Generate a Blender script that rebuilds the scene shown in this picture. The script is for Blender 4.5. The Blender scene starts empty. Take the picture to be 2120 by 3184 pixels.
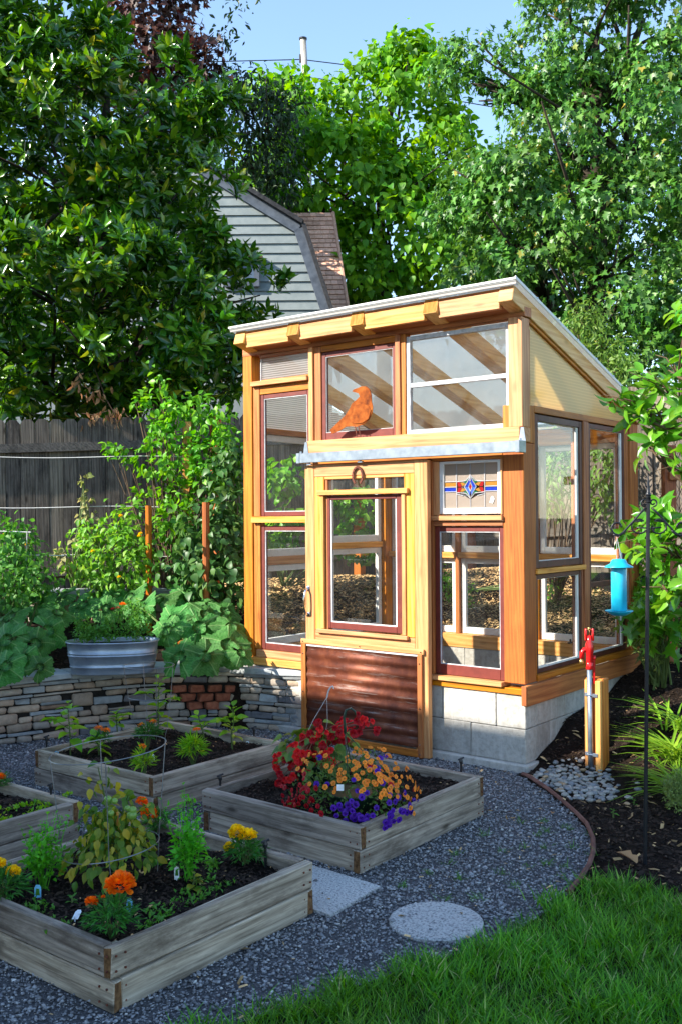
import bpy, math, random
import numpy as np
from mathutils import Vector, Matrix
from math import sin, cos, pi, radians, sqrt

rnd = random.Random(11)
rng = np.random.default_rng(11)
scene = bpy.context.scene
col = scene.collection

# ------------------------------------------------------------------ camera
CF, CW, CH = 3046.0, 2120.0, 3184.0
CAM = np.array([2.9245, -5.5788, 1.6182])
def _basis(roll, pitch, yaw):
    cp, sp = cos(pitch), sin(pitch)
    F = np.array([sin(yaw)*cp, cos(yaw)*cp, sp]); R0 = np.array([cos(yaw), -sin(yaw), 0.0]); U0 = np.cross(R0, F)
    return R0*cos(roll)+U0*sin(roll), -R0*sin(roll)+U0*cos(roll), F
CR, CU, CD = _basis(-0.0066, 0.0061, -0.6671)
camd = bpy.data.cameras.new('camera'); cam = bpy.data.objects.new('camera', camd); col.objects.link(cam)
camd.sensor_fit = 'VERTICAL'; camd.sensor_height = 36.0; camd.lens = 36.0*CF/CH
camd.clip_start = 0.05; camd.clip_end = 2000
M = Matrix.Identity(4)
for i in range(3):
    M[i][0] = CR[i]; M[i][1] = CU[i]; M[i][2] = -CD[i]; M[i][3] = CAM[i]
cam.matrix_world = M
scene.camera = cam

# ------------------------------------------------------------------ sky, sun, exposure
SUN_AZ = np.array([0.53, 0.848])           # horizontal travel of the light
SUN_EL = radians(33)
world = bpy.data.worlds.new('World'); scene.world = world; world.use_nodes = True
wn = world.node_tree; bg = wn.nodes['Background']
sky = wn.nodes.new('ShaderNodeTexSky'); sky.sky_type = 'NISHITA'; sky.sun_disc = False
sky.sun_elevation = SUN_EL; sky.sun_rotation = math.atan2(-SUN_AZ[0], -SUN_AZ[1])
sky.air_density = 1.1; sky.dust_density = 0.2; sky.ozone_density = 2.0
wn.links.new(sky.outputs[0], bg.inputs[0]); bg.inputs[1].default_value = 0.125
sund = bpy.data.lights.new('sun', 'SUN'); sund.energy = 4.1; sund.angle = radians(0.5); sund.color = (1.0, 0.93, 0.82)
sun = bpy.data.objects.new('sun', sund); col.objects.link(sun)
sd = Vector((SUN_AZ[0]*cos(SUN_EL), SUN_AZ[1]*cos(SUN_EL), -sin(SUN_EL)))
sun.rotation_euler = sd.to_track_quat('-Z', 'Y').to_euler(); sun.location = (-8, -12, 12)
vs = scene.view_settings
vs.view_transform = 'Standard'; vs.look = 'None'; vs.exposure = 1.6; vs.gamma = 1.0; vs.use_curve_mapping = False
cy = scene.cycles
cy.max_bounces = 10; cy.transparent_max_bounces = 32; cy.diffuse_bounces = 4; cy.glossy_bounces = 4
cy.transmission_bounces = 6; cy.use_denoising = True; cy.caustics_reflective = False; cy.caustics_refractive = False

# ------------------------------------------------------------------ geometry helpers
def at(px, py, depth):
    return CAM + depth*(CD + CR*(px-CW/2)/CF - CU*(py-CH/2)/CF)
def on_z(px, py, z=0.0):
    d = CD + CR*(px-CW/2)/CF - CU*(py-CH/2)/CF
    return CAM + d*(z-CAM[2])/d[2]
def depth_of(p): return float((np.asarray(p)-CAM) @ CD)
def lift(px, py, base):            # the point straight above a base point as high as it shows at that image row
    return at(px, py, depth_of(base))
def nrm(v):
    v = np.asarray(v, float); return v/np.maximum(np.linalg.norm(v, axis=-1, keepdims=True), 1e-9)

_CB = None
def _cbox_topology():
    idx = {}; n = 0
    for sx in (-1, 1):
        for sy in (-1, 1):
            for sz in (-1, 1):
                for a in range(3):
                    idx[(sx, sy, sz, a)] = n; n += 1
    faces = []
    for a in range(3):
        b, c = [k for k in range(3) if k != a]
        for s in (-1, 1):
            q = []
            for (u, v) in ((-1, -1), (1, -1), (1, 1), (-1, 1)):
                k = [0, 0, 0]; k[a] = s; k[b] = u; k[c] = v; q.append(idx[(*k, a)])
            faces.append(q)
        for u in (-1, 1):
            for v in (-1, 1):
                k0 = [0, 0, 0]; k0[a] = -1; k0[b] = u; k0[c] = v
                k1 = list(k0); k1[a] = 1
                faces.append([idx[(*k0, b)], idx[(*k0, c)], idx[(*k1, c)], idx[(*k1, b)]])
    for sx in (-1, 1):
        for sy in (-1, 1):
            for sz in (-1, 1):
                faces.append([idx[(sx, sy, sz, a)] for a in range(3)])
    sg = np.zeros((n, 3)); ax = np.zeros(n, int)
    for k, i in idx.items(): sg[i] = k[:3]; ax[i] = k[3]
    P = sg*0.8
    for i in range(n): P[i, ax[i]] = sg[i, ax[i]]
    out = []
    for f in faces:
        p = P[f]; nn = np.cross(p[1]-p[0], p[2]-p[0])
        out.append(tuple(f) if nn @ p.mean(0) > 0 else tuple(reversed(f)))
    return sg, ax, out
_SG, _AX, _CBF = _cbox_topology()

class MB:
    def __init__(s): s.V = []; s.F = []; s.M = []; s.n = 0
    def add(s, V, F, mi=0):
        V = np.asarray(V, float); s.V.append(V)
        for f in F: s.F.append(tuple(int(i)+s.n for i in f)); s.M.append(mi)
        s.n += len(V); return s
    def obox(s, c, A, h, ch=0.003, mi=0, jit=0.0, endmi=None, endax=0):
        h = np.asarray(h, float); ch = min(ch, 0.45*h.min())
        P = _SG*(h-ch)
        for a in range(3):
            m = _AX == a; P[m, a] = _SG[m, a]*h[a]
        if jit:
            J = {}
            for i in range(len(P)):
                k = tuple(_SG[i])
                if k not in J: J[k] = rng.normal(0, jit, 3)
                P[i] += J[k]
        n0 = len(s.M)
        s.add(np.asarray(c)+P @ np.asarray(A), _CBF, mi)
        if endmi is not None: s.M[n0+endax*6] = endmi; s.M[n0+endax*6+1] = endmi
        return s
    def box(s, x0, x1, y0, y1, z0, z1, ch=0.003, mi=0, jit=0.0, endmi=None, endax=0):
        return s.obox(((x0+x1)/2, (y0+y1)/2, (z0+z1)/2), np.eye(3), (abs(x1-x0)/2, abs(y1-y0)/2, abs(z1-z0)/2), ch, mi, jit, endmi, endax)
    def tube(s, pts, r, n=6, mi=0, cap=True, closed=False):
        pts = np.asarray(pts, float); m = len(pts)
        r = np.full(m, r) if np.isscalar(r) else np.asarray(r, float)
        if closed: T = np.roll(pts, -1, 0)-np.roll(pts, 1, 0)
        else:
            T = np.gradient(pts, axis=0)
        T = nrm(T); ref = np.array([0, 0, 1.0]) if abs(T[0, 2]) < 0.9 else np.array([1.0, 0, 0])
        a = nrm(np.cross(T[0], ref)); V = []
        for i in range(m):
            a = nrm(a-T[i]*(a @ T[i])); b = np.cross(T[i], a)
            for k in range(n):
                w = 2*pi*k/n; V.append(pts[i]+r[i]*(a*cos(w)+b*sin(w)))
        F = []
        for i in range(m if closed else m-1):
            j = (i+1) % m
            for k in range(n):
                l = (k+1) % n; F.append((i*n+k, i*n+l, j*n+l, j*n+k))
        if cap and not closed:
            F.append(tuple(range(n-1, -1, -1))); F.append(tuple(range((m-1)*n, m*n)))
        return s.add(V, F, mi)
    def lathe(s, c, prof, n=16, mi=0, sx=1, sy=1, ang=0, cap=True):
        V = []; F = []; ca, sa = cos(ang), sin(ang)
        for (r, z) in prof:
            for k in range(n):
                w = 2*pi*k/n; x = r*cos(w)*sx; y = r*sin(w)*sy
                V.append((c[0]+x*ca-y*sa, c[1]+x*sa+y*ca, c[2]+z))
        for i in range(len(prof)-1):
            for k in range(n):
                l = (k+1) % n; F.append((i*n+k, i*n+l, (i+1)*n+l, (i+1)*n+k))
        if cap:
            F.append(tuple(range(n-1, -1, -1))); F.append(tuple(range((len(prof)-1)*n, len(prof)*n)))
        return s.add(V, F, mi)
    def prism(s, poly, O, A, B, N, t, mi=0):      # polygon in plane (O; A, B), thickness t along N
        O, A, B, N = [np.asarray(v, float) for v in (O, A, B, N)]
        k = len(poly); V = [O+A*p[0]+B*p[1] for p in poly]+[O+A*p[0]+B*p[1]+N*t for p in poly]
        F = [tuple(range(k-1, -1, -1)), tuple(range(k, 2*k))]+[(i, (i+1) % k, k+(i+1) % k, k+i) for i in range(k)]
        return s.add(V, F, mi)
    def build(s, name, mats, parent=None, smooth=False, kind=None):
        me = bpy.data.meshes.new(name); V = np.concatenate(s.V)
        me.from_pydata(V.tolist(), [], s.F)
        if not isinstance(mats, (list, tuple)): mats = [mats]
        for m in mats: me.materials.append(m)
        if len(mats) > 1: me.polygons.foreach_set('material_index', s.M)
        if smooth: me.polygons.foreach_set('use_smooth', [True]*len(s.F))
        me.update()
        return link(name, me, parent, kind)

def link(name, data, parent=None, kind=None, mw=None):
    o = bpy.data.objects.new(name, data); col.objects.link(o)
    if parent is not None:
        o.parent = parent
        if parent.type == 'EMPTY': o.matrix_parent_inverse = Matrix.Translation(-parent.location)
    if mw is not None: o.matrix_basis = mw
    if kind: o['kind'] = kind
    return o
def np_mesh(name, V, F, mat, smooth=False):
    V = np.ascontiguousarray(V, np.float32); F = np.ascontiguousarray(F, np.int32); k = F.shape[1]
    me = bpy.data.meshes.new(name)
    me.vertices.add(len(V)); me.vertices.foreach_set('co', V.ravel())
    me.loops.add(F.size); me.loops.foreach_set('vertex_index', F.ravel())
    me.polygons.add(len(F)); me.polygons.foreach_set('loop_start', np.arange(0, F.size, k, dtype=np.int32))
    try: me.polygons.foreach_set('loop_total', np.full(len(F), k, np.int32))
    except Exception: pass
    if smooth: me.polygons.foreach_set('use_smooth', np.ones(len(F), bool))
    me.materials.append(mat); me.update(calc_edges=True); me.validate()
    return me
def tag(o, label, cat, group=None):
    o['label'] = label; o['category'] = cat
    if group: o['group'] = group
    return o
def thing(name, label, cat, loc, group=None):
    o = bpy.data.objects.new(name, None); col.objects.link(o); o.location = Vector([float(v) for v in loc])
    o.empty_display_size = 0.1
    return tag(o, label, cat, group)
def struct(o): o['kind'] = 'structure'; return o
def part(name, mats, parent, fn, smooth=False, kind=None):
    b = MB(); fn(b); return b.build(name, mats, parent, smooth, kind)
def bpart(name, mats, parent, *args, **kw):
    return MB().box(*args, **kw).build(name, mats, parent)

# frames: rows = local x, y(tip), z(normal) in world
def frames(D, N):
    D = nrm(D); X = np.cross(D, N); bad = np.linalg.norm(X, axis=1) < 1e-4
    X[bad] = np.cross(D[bad], np.array([1.0, 0.3, 0.2])); X = nrm(X); Z = np.cross(X, D)
    return X, D, Z
def proj_px(P):
    d = P-CAM; z = d @ CD
    return CW/2+CF*(d @ CR)/z, CH/2-CF*(d @ CU)/z, z
def pick_visible(P, S, n, cell=14):
    u, v, z = proj_px(P)
    ok = (z > 0.3) & (u > 0) & (u < CW) & (v > 0) & (v < CH)
    best = {}
    for i in np.nonzero(ok)[0]:
        k = (int(u[i]//cell), int(v[i]//cell))
        if k not in best or z[i] < z[best[k]]: best[k] = i
    ids = np.array(sorted(best.values(), key=lambda i: -S[i]/z[i])[:n], int)
    return ids
def foliage(parent, tm, P, D, N, S, mat, n_ind=0, name='foliage', piece='leaf', cell=14, smooth=True):
    """joined leaves as one part, the n_ind that show largest as pieces of their own (shared mesh)"""
    tV, tF = tm; P = np.asarray(P, float); S = np.broadcast_to(np.asarray(S, float), (len(P),)).copy()
    X, Y, Z = frames(np.asarray(D, float), np.asarray(N, float))
    mask = np.ones(len(P), bool); ids = []
    if n_ind:
        ids = pick_visible(P, S, n_ind, cell) if n_ind < len(P) else np.arange(len(P))
        mask[ids] = False
    host = parent
    if mask.any():
        p, x, y, z, s_ = P[mask], X[mask], Y[mask], Z[mask], S[mask]
        L = tV[None]*s_[:, None, None]
        V = p[:, None]+L[..., 0:1]*x[:, None]+L[..., 1:2]*y[:, None]+L[..., 2:3]*z[:, None]
        F = tF[None]+(np.arange(len(p))*len(tV))[:, None, None]
        host = link(name, np_mesh(name, V.reshape(-1, 3), F.reshape(-1, tF.shape[1]), mat, smooth), parent, 'stuff')
    if len(ids):
        me = np_mesh(piece, tV, tF, mat, smooth)
        for i in ids:
            mw = Matrix(((X[i, 0]*S[i], Y[i, 0]*S[i], Z[i, 0]*S[i], P[i, 0]), (X[i, 1]*S[i], Y[i, 1]*S[i], Z[i, 1]*S[i], P[i, 1]),
                         (X[i, 2]*S[i], Y[i, 2]*S[i], Z[i, 2]*S[i], P[i, 2]), (0, 0, 0, 1)))
            link(piece, me, host, None, mw)
    return host

# ------------------------------------------------------------------ leaf templates (tip along +y, face up +z, length 1)
def leaf_strip(w, rows, fold=0.12, droop=0.15, wave=0.0):
    """rows: (t, half width factor)"""
    V = []; F = []
    for k, (t, h) in enumerate(rows):
        zc = -droop*t*t; hw = h*w
        V += [(-hw, t, zc+fold*hw*2+wave*(k % 2)), (0, t, zc), (hw, t, zc+fold*hw*2-wave*(k % 2))]
    for k in range(len(rows)-1):
        a = 3*k; b = a+3
        for (p, q) in ((0, 1), (1, 2)):
            F += [(a+p, a+q, b+q), (a+p, b+q, b+p)]
    return np.array(V, float), np.array(F, int)
def leaf_fan(outline, cup=0.0, droop=0.1):
    """outline of (x, y), fan from the middle"""
    o = np.array(outline, float); c = o.mean(0)
    z = lambda p: cup*((p[0])**2)-droop*p[1]**2
    V = [(c[0], c[1], z(c)-0.03)]+[(p[0], p[1], z(p)) for p in o]; n = len(o)
    F = [(0, 1+i, 1+(i+1) % n) for i in range(n)]
    return np.array(V, float), np.array(F, int)
LANCE = leaf_strip(0.19, [(0, .12), (.3, .9), (.65, .95), (1, .05)], .25, .14)
LANCE2 = leaf_strip(0.2, [(0, .1), (.25, .8), (.55, 1), (.82, .55), (1, .04)], .3, .25)
OVATE = leaf_strip(0.32, [(0, .15), (.2, .85), (.45, 1), (.75, .6), (1, .03)], .2, .3)
HEART = leaf_strip(0.42, [(0, .3), (.14, .9), (.38, 1), (.7, .6), (1, .03)], .15, .35)
SMALL = leaf_strip(0.26, [(0, .1), (.4, 1), (1, .05)], .25, .15)
NARROW = leaf_strip(0.09, [(0, .3), (.5, 1), (1, .05)], .3, .2)
BLADE = leaf_strip(0.032, [(0, 1), (.5, .85), (1, .05)], .4, .40)
MAPLE = leaf_fan([(0, 0), (.42, .02), (.26, .26), (.46, .52), (.18, .52), (0, 1), (-.18, .52), (-.46, .52), (-.26, .26), (-.42, .02)], .35, .3)
MAPLE_BIG = leaf_fan([(0, 0), (.22, -.1), (.2, .12), (.5, .1), (.33, .32), (.48, .5), (.2, .5), (.16, .66), (0, 1), (-.16, .66), (-.2, .5), (-.48, .5),
                  (-.33, .32), (-.5, .1), (-.2, .12), (-.22, -.1)], .3, .25)
def squash_leaf(seed, lobes=5):
    """broad palmate leaf: five pointed lobes, pleated between raised veins, toothed margin"""
    r = random.Random(seed); n = 51; V = [(0, 0.0, 0.0)]; F = []; ph = r.uniform(0, 6); rings = (.3, .62, 1.0)
    for ring in rings:
        for k in range(n):
            a = -pi*0.93+2*pi*0.93*k/(n-1); v = abs(cos(a*lobes/2))
            edge = (.80+.22*v**1.6)*(1+.045*(-1)**k*(ring == 1))*(1+r.uniform(-.03, .03)*(ring == 1))
            rad = .5*(1+(edge-1)*ring)*(1-.12*abs(a/pi)**3)*ring
            z = .085*ring*v*(1-.45*ring)+.10*ring**2*sin(a+ph)*.6-.13*ring**2+r.uniform(-.012, .012)*ring-.05*ring**3*(cos(2*a+ph) > 0)
            V.append((sin(a)*rad, cos(a)*rad*1.02, z))
    for k in range(n-1):
        F.append((0, 1+k+1, 1+k))
        for j in range(2):
            o = 1+j*n; F += [(o+k, o+k+1, o+n+k+1), (o+k, o+n+k+1, o+n+k)]
    return np.array(V), np.array([f if i % 5 else f[::-1] for i, f in enumerate(F)], int)

# ------------------------------------------------------------------ materials
MATS = {}
class NT:
    def __init__(s, name):
        s.m = bpy.data.materials.new(name); s.m.use_nodes = True; s.t = s.m.node_tree; s.t.nodes.clear()
        s.out = s.n('OutputMaterial')
    def n(s, typ, **kw):
        nd = s.t.nodes.new('ShaderNode'+typ)
        for k, v in kw.items(): setattr(nd, k, v)
        return nd
    def l(s, a, b): s.t.links.new(a, b)
    def noise(s, vec, scale, detail=4, rough=.55, dist=0):
        nd = s.n('TexNoise'); nd.inputs['Scale'].default_value = scale; nd.inputs['Detail'].default_value = detail
        nd.inputs['Roughness'].default_value = rough; nd.inputs['Distortion'].default_value = dist
        if vec is not None: s.l(vec, nd.inputs['Vector'])
        return nd.outputs['Fac']
    def ramp(s, fac, stops, interp='LINEAR'):
        r = s.n('ValToRGB'); r.color_ramp.interpolation = interp; el = r.color_ramp.elements
        while len(el) < len(stops): el.new(0.5)
        for e, (p, c) in zip(el, stops): e.position = p; e.color = (*c, 1) if len(c) == 3 else c
        s.l(fac, r.inputs[0]); return r.outputs[0]
    def math(s, op, a, b=None, clamp=False):
        nd = s.n('Math', operation=op, use_clamp=clamp)
        for i, v in enumerate((a, b)):
            if v is None: continue
            if isinstance(v, (int, float)): nd.inputs[i].default_value = v
            else: s.l(v, nd.inputs[i])
        return nd.outputs[0]
    def mix(s, fac, a, b, mode='MIX'):
        nd = s.n('MixRGB', blend_type=mode)
        for i, v in zip((0, 1, 2), (fac, a, b)):
            if isinstance(v, (int, float)): nd.inputs[i].default_value = v
            elif isinstance(v, tuple): nd.inputs[i].default_value = (*v, 1)
            else: s.l(v, nd.inputs[i])
        return nd.outputs[0]
    def hsv(s, c, h=None, sat=None, v=None):
        nd = s.n('HueSaturation'); s.l(c, nd.inputs['Color'])
        for k, x in (('Hue', h), ('Saturation', sat), ('Value', v)):
            if x is None: continue
            if isinstance(x, (int, float)): nd.inputs[k].default_value = x
            else: s.l(x, nd.inputs[k])
        return nd.outputs[0]
    def maprange(s, v, a, b, c, d):
        nd = s.n('MapRange'); s.l(v, nd.inputs[0])
        for i, x in enumerate((a, b, c, d)): nd.inputs[1+i].default_value = x
        return nd.outputs[0]
    def coords(s, scale=(1, 1, 1), jitter=7.0, kind='Object'):
        tc = s.n('TexCoord'); mp = s.n('Mapping'); mp.inputs['Scale'].default_value = scale
        v = tc.outputs[kind]
        if jitter:
            oi = s.n('ObjectInfo'); ad = s.n('VectorMath', operation='ADD'); sc = s.n('VectorMath', operation='SCALE')
            cb = s.n('CombineXYZ')
            for i in range(3): s.l(oi.outputs['Random'], cb.inputs[i])
            s.l(cb.outputs[0], sc.inputs[0]); sc.inputs['Scale'].default_value = jitter
            s.l(v, ad.inputs[0]); s.l(sc.outputs[0], ad.inputs[1]); v = ad.outputs[0]
        s.l(v, mp.inputs['Vector']); return mp.outputs[0]
    def principled(s, color, rough=.6, metal=0, spec=.5, bump=None, bstr=.3, bdist=.01, alpha=None):
        p = s.n('BsdfPrincipled')
        if isinstance(color, tuple): p.inputs['Base Color'].default_value = (*color, 1)
        else: s.l(color, p.inputs['Base Color'])
        if isinstance(rough, (int, float)): p.inputs['Roughness'].default_value = rough
        else: s.l(rough, p.inputs['Roughness'])
        p.inputs['Metallic'].default_value = metal; p.inputs['Specular IOR Level'].default_value = spec
        if bump is not None:
            b = s.n('Bump'); b.inputs['Strength'].default_value = bstr; b.inputs['Distance'].default_value = bdist
            s.l(bump, b.inputs['Height']); s.l(b.outputs[0], p.inputs['Normal'])
        return p
    def done(s, sh): s.l(sh.outputs[0] if hasattr(sh, 'outputs') else sh, s.out.inputs['Surface']); return s.m

def objrand(t, lo, hi):
    oi = t.n('ObjectInfo'); return t.maprange(oi.outputs['Random'], 0, 1, lo, hi)

def wood(name, dark, light, axis=2, across=38, rough=.55, knots=0.35, weather=None, spec=.35, bstr=.35, vary=.16, wav=.13):
    """streaky grain along one axis, knots, optional weather stains"""
    t = NT(name); sc = [1, 1, 1]; sc[axis] = 0.045
    v = t.coords(tuple(sc)); g = t.noise(v, across, 6, .62, .6)
    g2 = t.noise(v, across*3.2, 3, .6); wv = t.n('TexWave', wave_type='BANDS', bands_direction='DIAGONAL')
    for k_, x_ in (('Scale', across*.42), ('Distortion', 7.0), ('Detail', 3.0), ('Detail Scale', 1.3)): wv.inputs[k_].default_value = x_
    t.l(v, wv.inputs['Vector'])
    gg = t.math('ADD', t.math('ADD', t.math('MULTIPLY', g, .78-wav), t.math('MULTIPLY', g2, .22)), t.math('MULTIPLY', wv.outputs['Fac'], wav))
    c = t.ramp(gg, [(.32, dark), (.50, tuple((a+b)/2 for a, b in zip(dark, light))), (.70, light)])
    big = t.noise(t.coords((1.5, 1.5, 1.5)), 2.2, 3)
    c = t.hsv(c, v=t.maprange(big, .25, .75, .86, 1.12))
    if knots:
        ks = [9, 9, 9]; ks[axis] = 3.2
        vo = t.n('TexVoronoi'); vo.inputs['Scale'].default_value = 1.0; vo.inputs['Randomness'].default_value = 1
        t.l(t.coords(tuple(ks)), vo.inputs['Vector'])
        k = t.math('MULTIPLY', t.maprange(vo.outputs['Distance'], .05, .17, 1, 0), knots)
        c = t.mix(k, c, tuple(x*.35 for x in dark))
    if weather:
        wsc = [5, 5, 5]; wsc[axis] = 1.6
        w = t.noise(t.coords(tuple(wsc)), 1.6, 6, .72)
        c = t.mix(t.maprange(w, .48, .66, 0, .85), c, weather)
    if vary: c = t.hsv(c, h=objrand(t, .494, .506), sat=objrand(t, .9, 1.08), v=objrand(t, 1-vary, 1+vary))
    return t.done(t.principled(c, rough, 0, spec, gg, bstr, .004))
def noisy(name, stops, scale=20, detail=6, rough=.8, spec=.3, bstr=.4, bdist=.01, vary=.1, stretch=(1, 1, 1), metal=0, rgh=.6, island=0, jitter=7):
    t = NT(name); v = t.coords(stretch, jitter); f = t.noise(v, scale, detail, rgh); c = t.ramp(f, stops)
    if vary: c = t.hsv(c, v=objrand(t, 1-vary, 1+vary))
    if island:
        g = t.n('NewGeometry'); c = t.hsv(c, v=t.maprange(g.outputs['Random Per Island'], 0, 1, 1-island, 1+island))
    return t.done(t.principled(c, rough, metal, spec, f, bstr, bdist))
def leafm(name, stops, trans=.35, rough=.45, spec=.4, tcol=None, hue=.01, vein=0):
    """colour varies from leaf to leaf; light passes through"""
    t = NT(name); g = t.n('NewGeometry'); oi = t.n('ObjectInfo')
    r = t.math('FRACT', t.math('ADD', g.outputs['Random Per Island'], oi.outputs['Random']))
    c = t.ramp(r, stops)
    nz = t.noise(t.n('TexCoord').outputs['Object'], 1.1, 3)
    c = t.hsv(c, h=t.maprange(nz, .3, .7, .5-hue, .5+hue), v=t.maprange(nz, .3, .7, .85, 1.2))
    p = t.principled(c, rough, 0, spec)
    tr = t.n('BsdfTranslucent'); t.l(t.hsv(c, h=.482, sat=1.05, v=1.7) if tcol is None else t.mix(1, c, tcol, 'MULTIPLY'), tr.inputs[0])
    mx = t.n('MixShader'); mx.inputs[0].default_value = trans; t.l(p.outputs[0], mx.inputs[1]); t.l(tr.outputs[0], mx.inputs[2])
    return t.done(mx)
def plain(name, c, rough=.5, metal=0, spec=.5, vary=0):
    t = NT(name); v = t.coords(); f = t.noise(v, 30, 4)
    cc = t.ramp(f, [(.3, tuple(x*.82 for x in c)), (.7, tuple(min(1, x*1.1) for x in c))])
    if vary: cc = t.hsv(cc, v=objrand(t, 1-vary, 1+vary))
    return t.done(t.principled(cc, rough, metal, spec, f, .08, .003))
def glass(name, dirt=0.0, tint=(.985, .99, .985), dscale=3.0):
    t = NT(name); tr = t.n('BsdfTransparent'); tr.inputs[0].default_value = (*tint, 1)
    gl = t.n('BsdfGlossy'); gl.inputs['Roughness'].default_value = .01; gl.inputs[0].default_value = (.9, .95, 1, 1)
    lw = t.n('LayerWeight'); lw.inputs[0].default_value = .5
    fr = t.math('ADD', t.math('MULTIPLY', t.math('POWER', lw.outputs['Facing'], 5), .55), .028)
    mx = t.n('MixShader'); t.l(fr, mx.inputs[0]); t.l(tr.outputs[0], mx.inputs[1]); t.l(gl.outputs[0], mx.inputs[2])
    if dirt:
        v = t.coords(); f = t.noise(v, dscale, 7, .7, .8); sp = t.noise(v, 90, 2, .5)
        fac = t.math('ADD', t.maprange(f, .42, .72, dirt*.12, dirt), t.maprange(sp, .68, .74, 0, dirt*.8), True)
        df = t.n('BsdfDiffuse'); df.inputs[0].default_value = (.62, .62, .58, 1)
        tl = t.n('BsdfTranslucent'); tl.inputs[0].default_value = (.7, .7, .66, 1)
        ad = t.n('MixShader'); ad.inputs[0].default_value = .5; t.l(df.outputs[0], ad.inputs[1]); t.l(tl.outputs[0], ad.inputs[2])
        m2 = t.n('MixShader'); t.l(fac, m2.inputs[0]); t.l(mx.outputs[0], m2.inputs[1]); t.l(ad.outputs[0], m2.inputs[2]); mx = m2
    return t.done(mx)
def ribbed(name, axis, pitch, tint, clear=.45):
    """twin-wall sheet: fine ribs along one axis, cloudy between"""
    t = NT(name); v = t.n('TexCoord').outputs['Object']; sp = t.n('SeparateXYZ'); t.l(v, sp.inputs[0])
    s_ = t.math('SINE', t.math('MULTIPLY', sp.outputs[axis], 2*pi/pitch))
    k = t.maprange(s_, .2, .9, 0, 1)
    tr = t.n('BsdfTransparent'); tr.inputs[0].default_value = (.92, .93, .92, 1)
    df = t.n('BsdfDiffuse'); df.inputs[0].default_value = (*tint, 1)
    tl = t.n('BsdfTranslucent'); tl.inputs[0].default_value = (*tint, 1)
    gl = t.n('BsdfGlossy'); gl.inputs['Roughness'].default_value = .15
    a = t.n('MixShader'); a.inputs[0].default_value = .55; t.l(df.outputs[0], a.inputs[1]); t.l(tl.outputs[0], a.inputs[2])
    b = t.n('MixShader'); t.l(t.maprange(k, 0, 1, 1-clear, 1), b.inputs[0]); t.l(tr.outputs[0], b.inputs[1]); t.l(a.outputs[0], b.inputs[2])
    lw = t.n('LayerWeight'); lw.inputs[0].default_value = .5
    c = t.n('MixShader'); t.l(t.math('ADD', t.math('MULTIPLY', t.math('POWER', lw.outputs['Facing'], 5), .4), .02), c.inputs[0]); t.l(b.outputs[0], c.inputs[1]); t.l(gl.outputs[0], c.inputs[2])
    return t.done(c)

CED_D, CED_L = (.28, .072, .008), (.60, .215, .036)
PINE_D, PINE_L = (.48, .165, .030), (.80, .42, .145)
cedar = {a: wood('cedar_%s' % 'xyz'[a], CED_D, CED_L, a) for a in range(3)}
pine = {a: wood('pine_%s' % 'xyz'[a], PINE_D, PINE_L, a) for a in range(3)}
rafterw = wood('brightened_rafter_cedar', (.62, .30, .075), (.90, .58, .24), 1)  # cedar lightened for the rafters, in place of light missing under the roof
redced = wood('red_cedar', (.28, .062, .007), (.48, .145, .022), 2, 60, knots=.15)
WG_D, WG_L = (.12, .092, .065), (.60, .505, .39)
wgrey = {a: wood('weathered_plank_%s' % 'xyz'[a], WG_D, WG_L, a, 46, .9, .8, (.13, .10, .075), .1, .9, .22, .05) for a in range(3)}
endgrain = noisy('end_grain', [(.3, (.07, .035, .016)), (.7, (.24, .13, .06))], 60, 4, .9, .1, .5, .004)
fencew = wood('fence_board', (.065, .052, .04), (.27, .225, .18), 2, 42, .9, .8, (.05, .042, .036), .1, .7, .28, .12)
fencer = wood('fence_rail', (.10, .09, .075), (.26, .225, .19), 0, 42, .9, .3, (.07, .06, .05), .1, .7, .2)
redpaint = noisy('red_painted_wood', [(.25, (.105, .017, .012)), (.6, (.16, .027, .018)), (.8, (.20, .045, .03))], 14, 6, .55, .4, .15, .003, .1)
brownpaint = noisy('brown_painted_wood', [(.3, (.055, .016, .010)), (.7, (.13, .035, .022))], 14, 6, .5, .4, .15, .003, .1)
whitepaint = noisy('chipped_white_paint', [(.22, (.42, .40, .36)), (.36, (.74, .73, .70)), (.7, (.82, .81, .79))], 26, 7, .6, .4, .3, .004, .04)
greywhite = noisy('greyed_white_paint', [(.3, (.36, .37, .38)), (.6, (.62, .63, .64))], 22, 7, .7, .3, .4, .004, .04)
glass_c = glass('clear_glass', .02)
glass_d = glass('dusty_glass', .11)
poly_roof = ribbed('twin_wall_roof', 1, .012, (.66, .66, .62), .55)
poly_side = ribbed('twin_wall_gable', 2, .021, (.92, .72, .34), .12)
poly_pane = ribbed('twin_wall_pane', 2, .017, (.52, .50, .49), .60)
def concrete_mat():
    t = NT('concrete_block'); v = t.coords(); f = t.noise(v, 26, 8, .75); big = t.noise(t.coords((1, 1, .6), 0), 3.2, 6, .68); run = t.noise(t.coords((9, 9, .7), 0), 1.5, 5, .7)
    c = t.ramp(f, [(.25, (.27, .255, .225)), (.5, (.43, .41, .37)), (.75, (.55, .53, .48))])
    c = t.mix(t.maprange(big, .46, .66, 0, .55), c, (.25, .225, .185)); c = t.mix(t.maprange(run, .56, .70, 0, .45), c, (.62, .60, .56))
    return t.done(t.principled(t.hsv(c, v=objrand(t, .9, 1.08)), .95, 0, .15, f, .7, .008))
concrete = concrete_mat()
galv = noisy('galvanised_steel', [(.3, (.22, .27, .33)), (.7, (.40, .47, .55))], 13, 5, .38, .5, .1, .002, .05, metal=.75)
tubm = noisy('galvanised_tub', [(.3, (.22, .27, .34)), (.7, (.40, .47, .56))], 6, 6, .42, .5, .1, .003, .05, metal=.6)
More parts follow.
